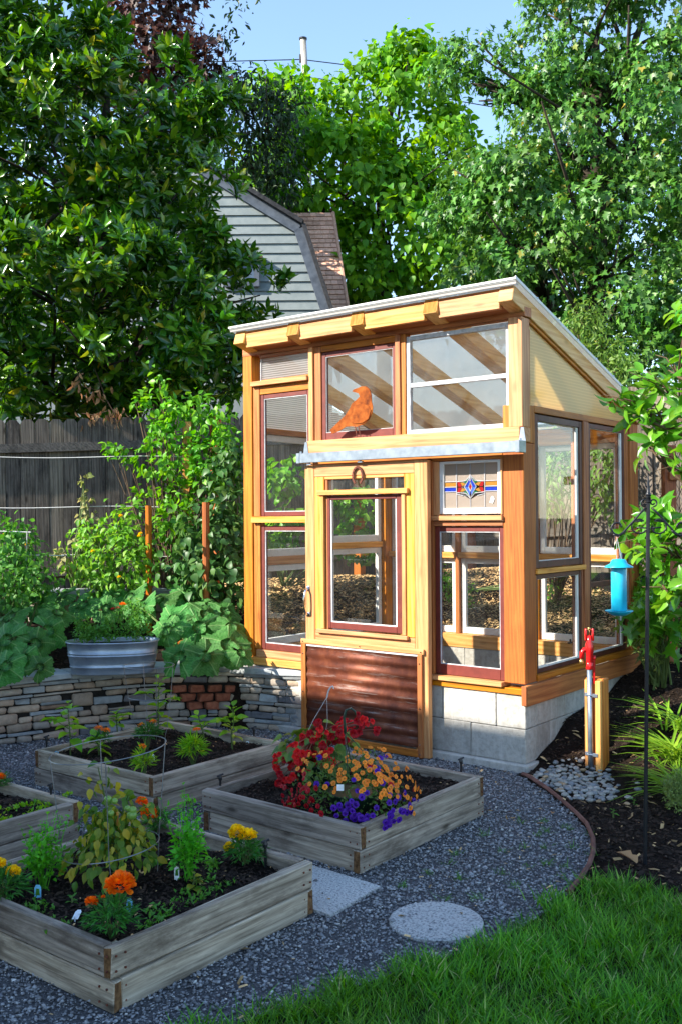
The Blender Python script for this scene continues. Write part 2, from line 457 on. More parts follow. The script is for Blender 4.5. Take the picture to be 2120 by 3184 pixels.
chrome = plain('chrome', (.75, .75, .76), .12, 1)
iron = plain('black_iron', (.012, .013, .017), .42, .2)
rust = noisy('rust', [(.3, (.10, .022, .006)), (.5, (.27, .065, .010)), (.75, (.40, .13, .025))], 14, 8, .9, .2, .5, .004, .05, rgh=.65)
rustd = noisy('old_rust', [(.3, (.07, .022, .015)), (.7, (.22, .07, .04))], 40, 6, .8, .3, .6, .004)
wire = plain('galvanised_wire', (.24, .25, .26), .45, .7)
wirew = plain('pale_wire', (.62, .62, .60), .5, .2)
plasticb = plain('black_plastic', (.012, .012, .014), .4)
plasticg = plain('dark_green_plastic', (.010, .035, .020), .35)
redpl = plain('red_enamel', (.55, .012, .012), .22)
brass = plain('brass', (.62, .43, .16), .3, .9)
teal = plain('turquoise_enamel', (.012, .40, .58), .3)
edgem = noisy('brown_edging', [(.3, (.10, .042, .032)), (.7, (.21, .10, .075))], 12, 6, .75, .3, .3, .003)
tagw = plain('white_tag', (.82, .86, .88), .4)
tagb = plain('blue_tag', (.20, .55, .80), .4)
lead = plain('lead_came', (.40, .40, .42), .5, .6)
soil = noisy('garden_soil', [(.25, (.008, .0055, .004)), (.5, (.022, .014, .010)), (.75, (.055, .036, .025))], 46, 9, .95, .12, 1.0, .03, 0, rgh=.75)
bedsoil = noisy('bed_soil', [(.25, (.006, .0045, .004)), (.55, (.018, .013, .010)), (.8, (.045, .034, .026))], 60, 9, .95, .12, 1.0, .02, 0, rgh=.75)
chipd = noisy('dark_bark', [(.3, (.012, .008, .006)), (.7, (.06, .038, .026))], 20, 4, .9, .2, .4, .003, 0, island=.7)
chipl = noisy('wood_chips', [(.3, (.36, .21, .085)), (.7, (.70, .48, .24))], 20, 4, .9, .2, .4, .003, 0, island=.6)
gravelg = noisy('gravel_ground', [(.3, (.05, .051, .055)), (.7, (.16, .162, .17))], 90, 6, .9, .2, 1.0, .02, 0)
def gravel_mat():
    t = NT('gravel_stone'); g = t.n('NewGeometry')
    c = t.ramp(g.outputs['Random Per Island'], [(0, (.13, .131, .137)), (.4, (.23, .232, .243)), (.8, (.335, .338, .35)), (.97, (.42, .42, .415)), (.988, (.70, .69, .64)), (1, (.44, .32, .21))])
    return t.done(t.principled(c, .75, 0, .35))
gravelm = gravel_mat()
pebble = [noisy('river_pebble_%s' % n, [(.3, tuple(x*.8 for x in c)), (.7, c)], 16, 4, .6, .35, .1, .003, .2) for n, c in
          (('grey', (.29, .28, .25)), ('pale', (.37, .35, .31)), ('blue', (.21, .22, .23)), ('tan', (.38, .26, .15)))]
stonem = [noisy('stone_%s' % n, [(.25, tuple(x*.55 for x in c)), (.5, c), (.8, tuple(x*1.35 for x in c))], s_, 8, .9, .2, .8, .012, .22, rgh=.7) for n, c, s_ in
          (('tan', (.41, .31, .225), 16), ('grey', (.37, .315, .255), 14), ('slate', (.27, .285, .285), 10), ('dark', (.15, .145, .15), 12), ('red', (.28, .11, .08), 22),
           ('brown', (.28, .18, .12), 16))]
capm = noisy('slate_cap', [(.25, (.20, .22, .235)), (.55, (.33, .355, .36)), (.8, (.46, .47, .45))], 7, 9, .85, .3, .8, .012, .15, rgh=.7)
brickm = noisy('red_brick', [(.3, (.20, .055, .03)), (.7, (.36, .13, .075))], 30, 7, .9, .2, .5, .004, .18)
corem = noisy('wall_core', [(.3, (.012, .010, .009)), (.7, (.03, .026, .022))], 30, 5, .95, .1, .5, .01)
paverm = noisy('aggregate_paver', [(.32, (.14, .14, .15)), (.45, (.36, .36, .35)), (.60, (.58, .57, .54)), (.72, (.22, .22, .23))], 105, 4, .9, .2, .8, .006, .06)
lawnm = noisy('lawn_soil', [(.3, (.010, .014, .005)), (.7, (.025, .04, .010))], 30, 5, .95, .1, .4, .01)
groundm = noisy('far_ground', [(.3, (.03, .04, .015)), (.7, (.06, .075, .03))], 3, 6, .95, .1, .2, .01)
bark = noisy('bark', [(.3, (.020, .016, .012)), (.7, (.075, .060, .045))], 12, 7, .95, .1, .9, .02, stretch=(1, 1, .25))
barkg = noisy('green_stem', [(.3, (.06, .10, .02)), (.7, (.12, .17, .05))], 12, 4, .7, .3, .2, .004)
twig = noisy('twig', [(.3, (.07, .045, .03)), (.7, (.16, .11, .07))], 14, 4, .9, .1, .3, .004)
siding = noisy('house_siding', [(.3, (.19, .225, .23)), (.7, (.26, .295, .295))], 6, 5, .7, .3, .15, .004, .04)
trimb = noisy('blue_grey_trim', [(.3, (.06, .075, .10)), (.7, (.13, .155, .195))], 8, 6, .7, .3, .3, .004, .1)
shinglem = noisy('tan_shingle', [(.3, (.58, .31, .20)), (.7, (.80, .47, .33))], 20, 6, .95, .1, .4, .006, .22)
roofd = noisy('dark_roof', [(.3, (.03, .03, .033)), (.7, (.07, .07, .075))], 20, 6, .95, .1, .4, .006)
polem = noisy('pole_wood', [(.3, (.22, .20, .17)), (.7, (.48, .45, .41))], 9, 6, .9, .1, .5, .01, stretch=(1, 1, .2))
def corr_mat():
    t = NT('rusty_corrugated_iron'); v = t.coords((1, 1, 1), 0); f = t.noise(v, 7, 8, .7); st = t.noise(t.coords((1.0, 1, 14), 0), 2.6, 6, .72)
    c = t.ramp(f, [(.28, (.050, .015, .011)), (.5, (.135, .036, .018)), (.72, (.25, .078, .034))])
    c = t.mix(t.maprange(st, .56, .68, 0, .75), c, (.36, .29, .26))
    return t.done(t.principled(c, .5, .35, .4, f, .25, .004))
corr = corr_mat()

L_laurel = leafm('laurel_leaf', [(0, (.018, .075, .005)), (.5, (.040, .145, .008)), (.82, (.10, .26, .012)), (.97, (.20, .34, .02)), (1, (.36, .30, .02))], .24, .22, .7)
L_redmaple = leafm('purple_maple_leaf', [(0, (.020, .008, .006)), (.6, (.045, .016, .010)), (1, (.11, .035, .015))], .25, .5)
L_plum = leafm('plum_leaf', [(0, (.008, .024, .006)), (1, (.028, .070, .014))], .25, .45)
L_catalpa = leafm('catalpa_leaf', [(0, (.045, .16, .006)), (.5, (.095, .28, .008)), (1, (.20, .41, .018))], .38, .5, .3)
L_maple = leafm('maple_leaf', [(0, (.025, .092, .012)), (.5, (.055, .17, .020)), (.9, (.125, .29, .036)), (.985, (.16, .30, .06)), (1, (.42, .30, .04))], .28, .42)
L_shrub = leafm('shrub_leaf', [(0, (.07, .17, .02)), (1, (.18, .30, .05))], .4, .5)
L_persim = leafm('persimmon_leaf', [(0, (.05, .20, .012)), (.6, (.10, .32, .02)), (1, (.21, .42, .04))], .38, .3, .5)
L_apple = leafm('apple_leaf', [(0, (.055, .22, .010)), (.7, (.12, .36, .018)), (1, (.22, .46, .04))], .38, .42)
L_bean = leafm('bean_leaf', [(0, (.025, .095, .018)), (.7, (.06, .17, .035)), (1, (.12, .22, .06))], .3, .45)
L_tomato = leafm('tomato_leaf', [(0, (.08, .25, .018)), (.7, (.15, .38, .03)), (1, (.25, .46, .05))], .38, .5)
L_tomyel = leafm('yellowing_tomato_leaf', [(0, (.05, .15, .012)), (.45, (.10, .20, .015)), (.75, (.26, .27, .02)), (1, (.42, .34, .03))], .3, .5)
def squash_mat():
    t = NT('squash_leaf'); v = t.n('TexCoord').outputs['Object']; sp = t.n('SeparateXYZ'); t.l(v, sp.inputs[0]); oi = t.n('ObjectInfo')
    a = t.math('ARCTAN2', sp.outputs[0], sp.outputs[1]); vein = t.maprange(t.math('COSINE', t.math('MULTIPLY', a, 5)), .955, .995, 0, 1)
    w = t.n('TexWave', wave_type='RINGS'); w.inputs['Scale'].default_value = 5.5; w.inputs['Distortion'].default_value = 3.0; t.l(v, w.inputs['Vector'])
    n = t.noise(v, 9, 5); n2 = t.noise(v, 26, 3)
    c = t.ramp(n, [(.3, (.028, .130, .020)), (.55, (.055, .205, .036)), (.8, (.10, .29, .07))])
    c = t.mix(t.maprange(n2, .60, .70, 0, .35), c, (.22, .36, .20)); c = t.mix(t.math('MULTIPLY', vein, .55), c, (.26, .44, .15))
    c = t.mix(t.maprange(w.outputs['Fac'], .86, 1, 0, .22), c, (.22, .40, .13)); c = t.hsv(c, h=objrand(t, .485, .51), v=objrand(t, .8, 1.35))
    p = t.principled(c, .6, 0, .3, t.math('ADD', n2, t.math('MULTIPLY', vein, 1.2)), .5, .03); tr = t.n('BsdfTranslucent'); t.l(t.hsv(c, h=.485, sat=1.1, v=1.7), tr.inputs[0])
    mx = t.n('MixShader'); mx.inputs[0].default_value = .3; t.l(p.outputs[0], mx.inputs[1]); t.l(tr.outputs[0], mx.inputs[2]); return t.done(mx)
L_squash = squash_mat()
L_pepper = leafm('pepper_leaf', [(0, (.10, .30, .010)), (.7, (.20, .45, .016)), (1, (.40, .52, .02))], .35, .4)
L_marig = leafm('marigold_leaf', [(0, (.020, .115, .016)), (1, (.055, .23, .028))], .3, .45)
L_parsley = leafm('parsley_leaf', [(0, (.05, .26, .008)), (1, (.12, .44, .02))], .35, .5)
L_herb = leafm('herb_leaf', [(0, (.04, .17, .015)), (1, (.10, .30, .04))], .35, .5)
L_begleaf = leafm('begonia_leaf', [(0, (.07, .17, .02)), (.8, (.16, .27, .03)), (1, (.20, .08, .02))], .3, .4)
L_calleaf = leafm('calibrachoa_leaf', [(0, (.04, .11, .018)), (1, (.11, .20, .04))], .3, .5)
L_grass = leafm('grass_blade', [(0, (.035, .15, .006)), (.6, (.085, .30, .010)), (.9, (.16, .43, .020)), (.95, (.22, .48, .05)), (1, (.50, .44, .22))], .35, .4)
L_hakone = leafm('arching_grass', [(0, (.11, .28, .016)), (1, (.27, .43, .04))], .35, .4)
L_yew = leafm('yellow_green_shrub', [(0, (.09, .14, .03)), (1, (.20, .26, .06))], .3, .5)
L_weed = leafm('weed_leaf', [(0, (.06, .22, .02)), (1, (.13, .33, .04))], .35, .5)
L_vine = leafm('pale_vine_leaf', [(0, (.18, .24, .06)), (1, (.42, .38, .16))], .35, .5)
L_dry = leafm('dry_leaf', [(0, (.30, .14, .05)), (1, (.55, .33, .15))], .2, .7)
def petal(name, c, trans=.25, rough=.5): return leafm(name, [(0, tuple(x*.72 for x in c)), (1, c)], trans, rough, .3, hue=.004)
P_orange = petal('orange_petal', (1.0, .24, .005)); P_yellow = petal('yellow_petal', (1.0, .72, .012))
P_red = petal('red_petal', (.42, .004, .008)); P_tang = petal('tangerine_petal', (1.0, .30, .03)); P_purple = petal('purple_petal', (.085, .012, .36))
P_throat = plain('yellow_throat', (.9, .45, .03), .6); P_dark = petal('dark_red_petal', (.30, .012, .006))
fruitg = plain('green_tomato', (.16, .30, .05), .3); fruity = plain('yellow_pepper', (.55, .55, .06), .3)
def stained(name, c, tex=30):
    t = NT(name); v = t.coords(); f = t.noise(v, tex, 4)
    tr = t.n('BsdfTransparent'); tr.inputs[0].default_value = (*[min(1, x*1.2) for x in c], 1)
    p = t.principled(c, .25, 0, .6, f, .5, .006); tl = t.n('BsdfTranslucent'); tl.inputs[0].default_value = (*c, 1)
    a = t.n('MixShader'); a.inputs[0].default_value = .4; t.l(p.outputs[0], a.inputs[1]); t.l(tl.outputs[0], a.inputs[2])
    b = t.n('MixShader'); b.inputs[0].default_value = .72; t.l(tr.outputs[0], b.inputs[1]); t.l(a.outputs[0], b.inputs[2])
    return t.done(b)
S_clear = stained('textured_clear_glass', (.55, .47, .40)); S_blue = stained('blue_glass', (.03, .08, .62)); S_amber = stained('amber_glass', (.62, .33, .06))
S_red = stained('red_glass', (.55, .03, .03)); S_green = stained('green_glass', (.03, .25, .10)); S_lblue = stained('pale_blue_glass', (.12, .25, .75))

# ------------------------------------------------------------------ terrain
WALL = np.array([(-1.60, .05), (-1.9, .0), (-2.25, -.08), (-2.5, -.17), (-2.8, -.42), (-3.03, -.70), (-3.22, -1.2), (-3.36, -1.6), (-3.5, -2.3), (-3.6, -3.4)])
EDGE = np.array([(.06, -.12), (.115, -.17), (.31, -.32), (.47, -.47), (.65, -.67), (.77, -.81), (.88, -.98), (.965, -1.17), (1.03, -1.36), (1.07, -1.55)])
FP1 = np.array([-5.33, .52]); FDIR = np.array([.59, .807]); FN = np.array([.807, -.59])
def wall_x(y): return np.interp(y, WALL[::-1, 1], WALL[::-1, 0])
def edge_x(y): return np.interp(y, EDGE[::-1, 1], EDGE[::-1, 0])
def sstep(t): t = np.clip(t, 0, 1); return t*t*(3-2*t)
def lumps(x, y, a=.012):
    return a*(np.sin(x*7.3+y*3.1)+np.sin(x*-4.7+y*8.9+1.3)+.6*np.sin(x*15.1+2)*np.sin(y*13.7))
def height(x, y):
    x = np.asarray(x, float); y = np.asarray(y, float)
    f = (x-FP1[0])*FN[0]+(y-FP1[1])*FN[1]
    ter = .43+.47*sstep((2.6-f)/2.3)+.06*np.clip(x+5, 0, 3)*sstep((2.6-f)/2.3)
    ye = y-.13*np.clip(x/.35, 0, 1)
    rt = np.interp(ye, [.05, .22, .44, .56, .82, 1.25, 1.46, 1.9, 3.0, 4.2], [.008, .09, .157, .234, .27, .31, .38, .50, .85, 1.12])
    h = np.full(np.broadcast(x, y).shape, -.03)
    right = (x > -.05) & (y > -.1) | (x > edge_x(np.clip(y, -1.55, -.12))) & (y > -1.9) & (y <= -.1)
    h = np.where(right, rt+lumps(x, y, .006), h)
    left = (x < -2.35) & (y >= -.13) | (x < wall_x(np.clip(y, -3.4, .05))-.13) & (y < 0)
    h = np.where(left, ter+lumps(x, y)*.7, h)
    back = y > 1.85
    h = np.where(back, np.maximum(ter, np.where(x > -.05, rt, .43))+lumps(x, y), h)
    ins = (x > -2.35) & (x < -.05) & (y > 0) & (y < 1.85)
    return np.where(ins, .02, h)
xs = np.concatenate([np.linspace(-90, -12, 30), np.arange(-9.0, 7.01, .1), np.linspace(9, 90, 30)])
ys = np.concatenate([np.linspace(-40, -6, 14), np.arange(-4.0, 8.01, .1), np.linspace(9, 120, 40)])
gx, gy = np.meshgrid(xs, ys); gz = height(gx, gy)
nx = len(xs); V = np.stack([gx.ravel(), gy.ravel(), gz.ravel()], 1)
ii = (np.arange(len(ys)-1)[:, None]*nx+np.arange(nx-1)[None]).ravel()
F = np.stack([ii, ii+1, ii+1+nx, ii+nx], 1)
struct(link('garden_soil', np_mesh('garden_soil', V, F, soil, True)))
far = MB().add([(-600, -600, -.3), (600, -600, -.3), (600, 900, -.3), (-600, 900, -.3)], [(0, 1, 2, 3)]).build('ground', groundm); struct(far)

# gravel path sheet, cut along the edging and the wall
gp = [(-3.62, -7.5)]+[(float(p[0])-.02, float(p[1])) for p in WALL[::-1]]+[(-.9, .02), (0.0, -.02)]+[(float(p[0])-.004, float(p[1])) for p in EDGE]+[(1.09, -1.8), (1.6, -7.5)]
gs = MB().add([(x, y, 0.0) for x, y in gp], [tuple(range(len(gp)))]).build('gravel_path', gravelg); struct(gs)

# lawn: rounded edge against the gravel, open towards the viewer
LAWN = [(.60, -3.75), (.72, -3.32), (.84, -2.98), (.93, -2.70), (1.03, -2.42), (1.09, -2.10), (1.10, -1.78), (1.13, -1.56), (1.25, -1.46), (1.42, -1.42), (1.7, -1.36), (2.4, -1.25)]
lp = [(.30, -4.6)]+LAWN+[(4.5, -1.0), (4.5, -7.0), (-.2, -7.0)]
struct(MB().add([(x, y, .008) for x, y in lp], [tuple(range(len(lp)-1, -1, -1))]).build('lawn', lawnm))
def inside(poly, x, y):
    poly = np.asarray(poly); r = np.zeros(len(x), bool); j = len(poly)-1
    for i in range(len(poly)):
        xi, yi = poly[i]; xj, yj = poly[j]
        c = ((yi > y) != (yj > y)) & (x < (xj-xi)*(y-yi)/(yj-yi+1e-12)+xi); r ^= c; j = i
    return r
def in_view(P, pad=60):
    u, v, z = proj_px(P); return (z > .2) & (u > -pad) & (u < CW+pad) & (v > -pad) & (v < CH+pad)

BEDS = dict(A=(-.68, .345, -3.53, -2.50), B=(-.79, .235, -2.035, -.93), C=(-2.26, -1.175, -2.035, -.95), D=(-2.22, -1.13, -3.62, -2.55))
def in_beds(x, y, m=0.0):
    r = np.zeros(len(x), bool)
    for (a, b, c, d) in BEDS.values(): r |= (x > a+m) & (x < b-m) & (y > c+m) & (y < d-m)
    return r
PAVER_Q = [(-.16, -2.09), (.40, -2.115), (.425, -2.49), (-.13, -2.47)]
PAVER_C = (.79, -2.275, .187)
# gravel stones: real little stones, too many to count
def stone_tm(seed):
    r = np.random.default_rng(seed)
    V = np.array([(1, 0, 0), (-1, 0, 0), (0, 1, 0), (0, -1, 0), (0, 0, 1), (0, 0, -1)], float)*r.uniform(.7, 1.2, (6, 1))+r.normal(0, .16, (6, 3))
    F = np.array([(0, 2, 4), (2, 1, 4), (1, 3, 4), (3, 0, 4), (2, 0, 5), (1, 2, 5), (3, 1, 5), (0, 3, 5)]); return V, F
def scatter_stones(name, x, y, z, size, mat, parent=None, flat=.6, seed=1):
    r = np.random.default_rng(seed); N = len(x); tms = [stone_tm(s) for s in range(12)]
    TV = np.stack([t[0] for t in tms]); F = tms[0][1]
    A = nrm(r.normal(0, 1, (N, 3))); B = nrm(np.cross(A, r.normal(0, 1, (N, 3)))); Cc = np.cross(A, B)
    S = size[:, None]*r.uniform(.55, 1.1, (N, 3)); k = r.integers(0, 12, N); T = TV[k]*S[:, None]
    W = T[..., 0:1]*A[:, None]+T[..., 1:2]*B[:, None]+T[..., 2:3]*Cc[:, None]; W[..., 2] *= flat
    W += np.stack([x, y, z], 1)[:, None]
    FF = F[None]+(np.arange(N)*6)[:, None, None]
    return link(name, np_mesh(name, W.reshape(-1, 3), FF.reshape(-1, 3), mat), parent, 'stuff')
n = 160000
x = rng.uniform(-3.6, 1.25, n); y = rng.uniform(-4.9, .05, n)
P = np.stack([x, y, np.zeros(n)], 1)
ok = in_view(P, 420) & inside(gp, x, y) & ~in_beds(x, y, .01) & ~inside(lp, x, y)
inp = inside(PAVER_Q, x, y) | ((x-PAVER_C[0])**2+(y-PAVER_C[1])**2 < PAVER_C[2]**2)
ok &= ~inp | (rng.random(n) < .03)
x, y = x[ok], y[ok]; inp = inp[ok]
zz = rng.uniform(.0, .010, len(x))+.01*inp
scatter_stones('gravel', x, y, zz, rng.gamma(4.2, .00155, len(x)).clip(.003, .015), gravelm)
print('gravel stones', len(x))

def chips(name, x, y, z, mat, size=(.03, .008, .003), seed=3, parent=None, tilt=.35):
    r = np.random.default_rng(seed); N = len(x)
    T = np.array([(-1, -1, 0), (1, -.8, 0), (.9, 1, 0), (-.8, .7, 0), (0, 0, 1)], float)
    F = np.array([(0, 1, 4), (1, 2, 4), (2, 3, 4), (3, 0, 4)])
    a = r.uniform(0, 2*pi, N); D = nrm(np.stack([np.cos(a), np.sin(a), r.normal(0, tilt, N)], 1)); U = nrm(np.stack([r.normal(0, tilt, N), r.normal(0, tilt, N), np.ones(N)], 1))
    X = nrm(np.cross(D, U)); Z = np.cross(X, D); s = r.gamma(4, .25, N)
    W = (T[None, :, 0:1]*size[0]*.5*D[:, None]+T[None, :, 1:2]*size[1]*.5*X[:, None]+T[None, :, 2:3]*size[2]*Z[:, None])*s[:, None, None]
    W += np.stack([x, y, z], 1)[:, None]
    return link(name, np_mesh(name, W.reshape(-1, 3), (F[None]+(np.arange(N)*5)[:, None, None]).reshape(-1, 3), mat), parent, 'stuff')
# dark bark on the bed to the right
n = 42000; x = rng.uniform(.0, 3.2, n); y = rng.uniform(-1.9, 3.2, n); z = height(x, y)
ok = (z > -.02) & in_view(np.stack([x, y, z], 1), 450) & ~inside(lp, x, y); x, y, z = x[ok], y[ok], z[ok]
chips('bark_mulch', x, y, z+.003, chipd, (.020, .007, .005), 4)
pale = rng.random(len(x)) < .035
chips('pale_litter', x[pale], y[pale], z[pale]+.008, chipl, (.024, .010, .003), 5)
# pale chips behind the greenhouse and on the terrace
n = 70000; x = rng.uniform(-4.4, 1.2, n); y = rng.uniform(.9, 4.6, n); z = height(x, y)
f = (x-FP1[0])*FN[0]+(y-FP1[1])*FN[1]
ok = (f > .05) & (y < 4.1) & ((y > 1.92) | (x < -2.5)) & (rng.random(n) < np.where(f < 2.3, 1, .25)); x, y, z = x[ok], y[ok], z[ok]
chips('wood_chip_mulch', x, y, z+.004, chipl, (.025, .008, .004), 6)
n = 5000; x = rng.uniform(-5, -2.4, n); y = rng.uniform(-2.4, 2.2, n); z = height(x, y); ok = (z > .3) & ((x < -2.5) | (y > 1.95)); x, y, z = x[ok], y[ok], z[ok]
chips('terrace_mulch', x, y, z+.004, chipd, (.04, .012, .006), 7)
# grass
def grass(name, x, y, z, hgt, mat, seed=8, lean=.45):
    r = np.random.default_rng(seed); N = len(x); a = r.uniform(0, 2*pi, N)
    D = np.stack([np.cos(a)*lean*r.random(N), np.sin(a)*lean*r.random(N), np.ones(N)], 1)
    Nn = np.stack([np.cos(a), np.sin(a), -.2+0*a], 1)
    return foliage(None, BLADE, np.stack([x, y, z], 1), D, -Nn, hgt*r.uniform(.6, 1.2, N), mat, 0, name)
n = 130000; x = rng.uniform(.2, 4.1, n); y = rng.uniform(-4.6, -1.1, n)
jx = x+.04*np.sin(y*23)+rng.normal(0, .03, n)
ok = inside(lp, jx, y+rng.normal(0, .03, n)) & in_view(np.stack([x, y, 0*x], 1), 500); x, y = x[ok], y[ok]
print('grass', len(x))
grass('grass', x, y, 0*x+.004, .066*(1+.35*np.sin(x*9.1+y*4)*np.sin(y*11-x*3)+.2*np.sin(x*31)*np.sin(y*27)), L_grass, 8, .7)
# tufts and weeds in the gravel
n = 500; k = rng.integers(0, 26, n)
wc = np.array([on_z(px, py) for px, py in ((1690, 2560), (1670, 2600), (1700, 2590), (1620, 2560), (1800, 2480), (1780, 2640), (1830, 2600), (1700, 2690), (1630, 2640), (1560, 2720), (1420, 2660), (1500, 2600), (1395, 2690),
                                      (1250, 2760), (1380, 2800), (1730, 2730), (1760, 2700), (1480, 2800), (1600, 2760), (1640, 2700), (1840, 2660), (1690, 2640), (1560, 2650), (1430, 2740), (1330, 2720), (1770, 2580))])
w = wc[k]; grass('gravel_weeds', w[:, 0]+rng.normal(0, .014, n), w[:, 1]+rng.normal(0, .014, n), np.full(n, .003), rng.uniform(.02, .05, n), L_weed, 9, 1.4)
n = 420; x = rng.uniform(-2.6, 1.1, n); y = rng.uniform(-3.9, 0, n); ok = inside(gp, x, y) & ~in_beds(x, y, -.02) & ~inside(lp, x, y)
chips('gravel_litter', x[ok], y[ok], np.full(ok.sum(), .013), chipl, (.022, .007, .003), 15)

# pavers
q = thing('square_paver', 'square pale exposed-aggregate paver set in the gravel between two planters', 'paver', (.13, -2.3, 0))
MB().prism(PAVER_Q[::-1], (0, 0, -.02), (1, 0, 0), (0, 1, 0), (0, 0, 1), .033).build('slab', paverm, q)
q = thing('round_paver', 'round pale exposed-aggregate stepping stone in the gravel beside the lawn', 'paver', (PAVER_C[0], PAVER_C[1], 0))
MB().lathe((PAVER_C[0], PAVER_C[1], -.02), [(PAVER_C[2], 0), (PAVER_C[2], .03), (PAVER_C[2]-.008, .036)], 48).build('slab', paverm, q)
# edging strip
q = tag(MB().tube([(.03, -.10, .022)]+[(p[0], p[1], .025+.006*sin(i*1.7)) for i, p in enumerate(EDGE)]+[(1.09, -1.7, .02)], .012, 6).build('garden_edging', edgem),
        'curved brown plastic edging strip between the gravel and the dark mulch', 'edging')
# river pebbles under the hydrant
pb = struct(MB().add([(.09, -.16, .004), (.52, -.48, .004), (.72, -.33, .004), (.62, .12, .02), (.30, .30, .03), (.10, .16, .012)], [(0, 1, 2, 3, 4, 5)]).build('pebble_bed', soil))
PBP = [(.10, -.15), (.30, -.28), (.51, -.45), (.64, -.42), (.69, -.26), (.60, .05), (.47, .22), (.30, .29), (.13, .19)]
def pebble_mesh(seed):
    r = np.random.default_rng(seed); b = MB(); n = 8
    prof = [(.02, -.5), (.62, -.42), (.95, -.12), (.97, .12), (.62, .42), (.02, .5)]
    b.lathe((0, 0, 0), prof, n, 0, 1, r.uniform(.6, .8)); V = b.V[0]; V *= (1+r.normal(0, .05, V.shape)); V[:, 2] *= r.uniform(.7, 1.0)
    me = np_mesh('pebble', V, np.array([f for f in b.F if len(f) == 4]), pebble[seed % 4 if seed % 9 == 3 else seed % 3], True)
    return me
pms = [pebble_mesh(s) for s in range(14)]
pts = []
for _ in range(9000):
    if len(pts) >= 210: break
    c = (rnd.uniform(.05, .75), rnd.uniform(-.5, .33))
    if inside(PBP, np.array([c[0]]), np.array([c[1]]))[0] and all((c[0]-q_[0])**2+(c[1]-q_[1])**2 > .0265**2 for q_ in pts): pts.append(c)
pts += [(.10, .02), (.75, -.2), (.72, .02), (.79, -.32), (.66, .16), (.05, -.1)]
for i, (a, b_) in enumerate(pts):
    s = rnd.uniform(.016, .027); z = float(height(a, b_))+s*.35+rnd.uniform(0, .012)
    mw = Matrix.Translation((a, b_, z)) @ Matrix.Rotation(rnd.uniform(0, 6.28), 4, 'Z') @ Matrix.Rotation(rnd.uniform(-.35, .35), 4, 'X') @ Matrix.Scale(s, 4)
    link('pebble', pms[i % 14], pb, None, mw)

# ------------------------------------------------------------------ greenhouse
gh = thing('greenhouse', 'small cedar lean-to greenhouse built of old windows on a concrete block base', 'greenhouse', (-1.22, .95, 0))
L, D = 2.44, 1.9
fd = part('foundation', concrete, gh, lambda b: (b.box(-2.44, .03, -.035, .16, -.1, .055, .01), b.box(-.15, .035, .162, 1.92, -.1, .05, .01), b.box(-2.44, -2.29, .162, 1.92, -.1, .06, .01), b.box(-2.288, -.152, 1.75, 1.92, -.1, .05, .01)))
def block(x0, x1, y0, y1, z0, z1): bpart('concrete_block', concrete, fd, x0+.0015, x1-.0015, y0, y1, z0+.0015, z1-.0015, ch=.004, jit=.0012)
for r_, (z0, z1) in enumerate(((.055, .272), (.272, .487))):
    e = [0, -.21, -.62, -1.03, -1.44, -1.85, -2.28] if r_ else [0, -.40, -.81, -1.22, -1.63, -2.04, -2.28]
    for a, b_ in zip(e[1:], e[:-1]): block(a-(.16 if a == -2.28 else 0), b_, 0, .15, z0, z1)
    e = [.15, .35, .76, 1.17, 1.58, 1.9] if not r_ else [.15, .56, .97, 1.38, 1.9]
    for a, b_ in zip(e[:-1], e[1:]): block(-.15, 0, a, b_, z0, z1); block(-2.44, -2.29, a, b_, z0, z1)
    e = [-2.29, -1.9, -1.5, -1.1, -.7, -.3, -.15]
    for a, b_ in zip(e[:-1], e[1:]): block(a, b_, 1.75, 1.9, z0, z1)
def W(name, m, *a, **k): return bpart(name, m, gh, *a, **k)
bpart('floor', gravelg, gh, -2.285, -.155, .155, 1.745, .0, .03)
# front frame
W('corner_post', cedar[2], -2.44, -2.345, 0, .10, .487, 2.888)
W('corner_post', redced, -.15, 0, .0, .155, .556, 2.088, ch=.005)
W('corner_post', cedar[2], -.148, -.002, .002, .153, 2.09, 2.333)
W('corner_post', pine[2], -.098, .0, -.012, .09, 2.190, 2.886)
W('header_beam', cedar[0], -2.45, .012, .006, .10, 2.889, 2.952)
W('mullion', pine[2], -1.767, -1.725, -.004, .085, .60, 2.887)
W('mullion', cedar[2], -.984, -.942, -.004, .085, 2.187, 2.887)
W('jamb', cedar[2], -.722, -.682, -.002, .085, .562, 2.02)
W('ledge', pine[0], -1.735, .006, -.062, .085, 2.094, 2.186, ch=.004)
W('door_header', cedar[0], -1.73, -.15, -.002, .085, 1.995, 2.092)
W('rail', pine[0], -2.343, -1.769, -.022, .07, 2.645, 2.682)
W('rail', pine[0], -2.343, -1.769, -.022, .07, 1.585, 1.632)
W('rail', pine[0], -.705, -.147, -.024, .07, 1.596, 1.629)
W('rail', cedar[0], -.680, -.152, .0, .07, 1.560, 1.594)
W('sill', pine[0], -2.343, -1.74, -.03, .085, .490, .545); W('sill', pine[0], -2.30, -1.75, -.015, .08, .547, .602)
W('sill', pine[0], -.712, -.151, -.035, .09, .530, .560); W('sill', cedar[0], -.712, .0, -.014, .12, .488, .528)
W('casing', cedar[2], -2.343, -2.275, .012, .07, .604, 1.583); W('casing', cedar[2], -2.343, -2.275, .012, .07, 1.634, 2.643)
W('casing', cedar[2], -1.723, -1.660, .012, .07, 2.190, 2.887); W('casing', cedar[2], -.940, -.902, .008, .07, 2.190, 2.887)
W('casing', cedar[0], -1.658, -.986, .012, .07, 2.842, 2.887); W('casing', cedar[0], -2.273, -1.769, .014, .07, 2.58, 2.643)
W('casing', cedar[0], -2.273, -1.769, .014, .07, 2.862, 2.887)
W('casing', pine[2], -.682, -.634, .004, .07, 1.632, 1.993); W('casing', pine[2], -.165, -.150, -.008, .07, 1.632, 1.993)
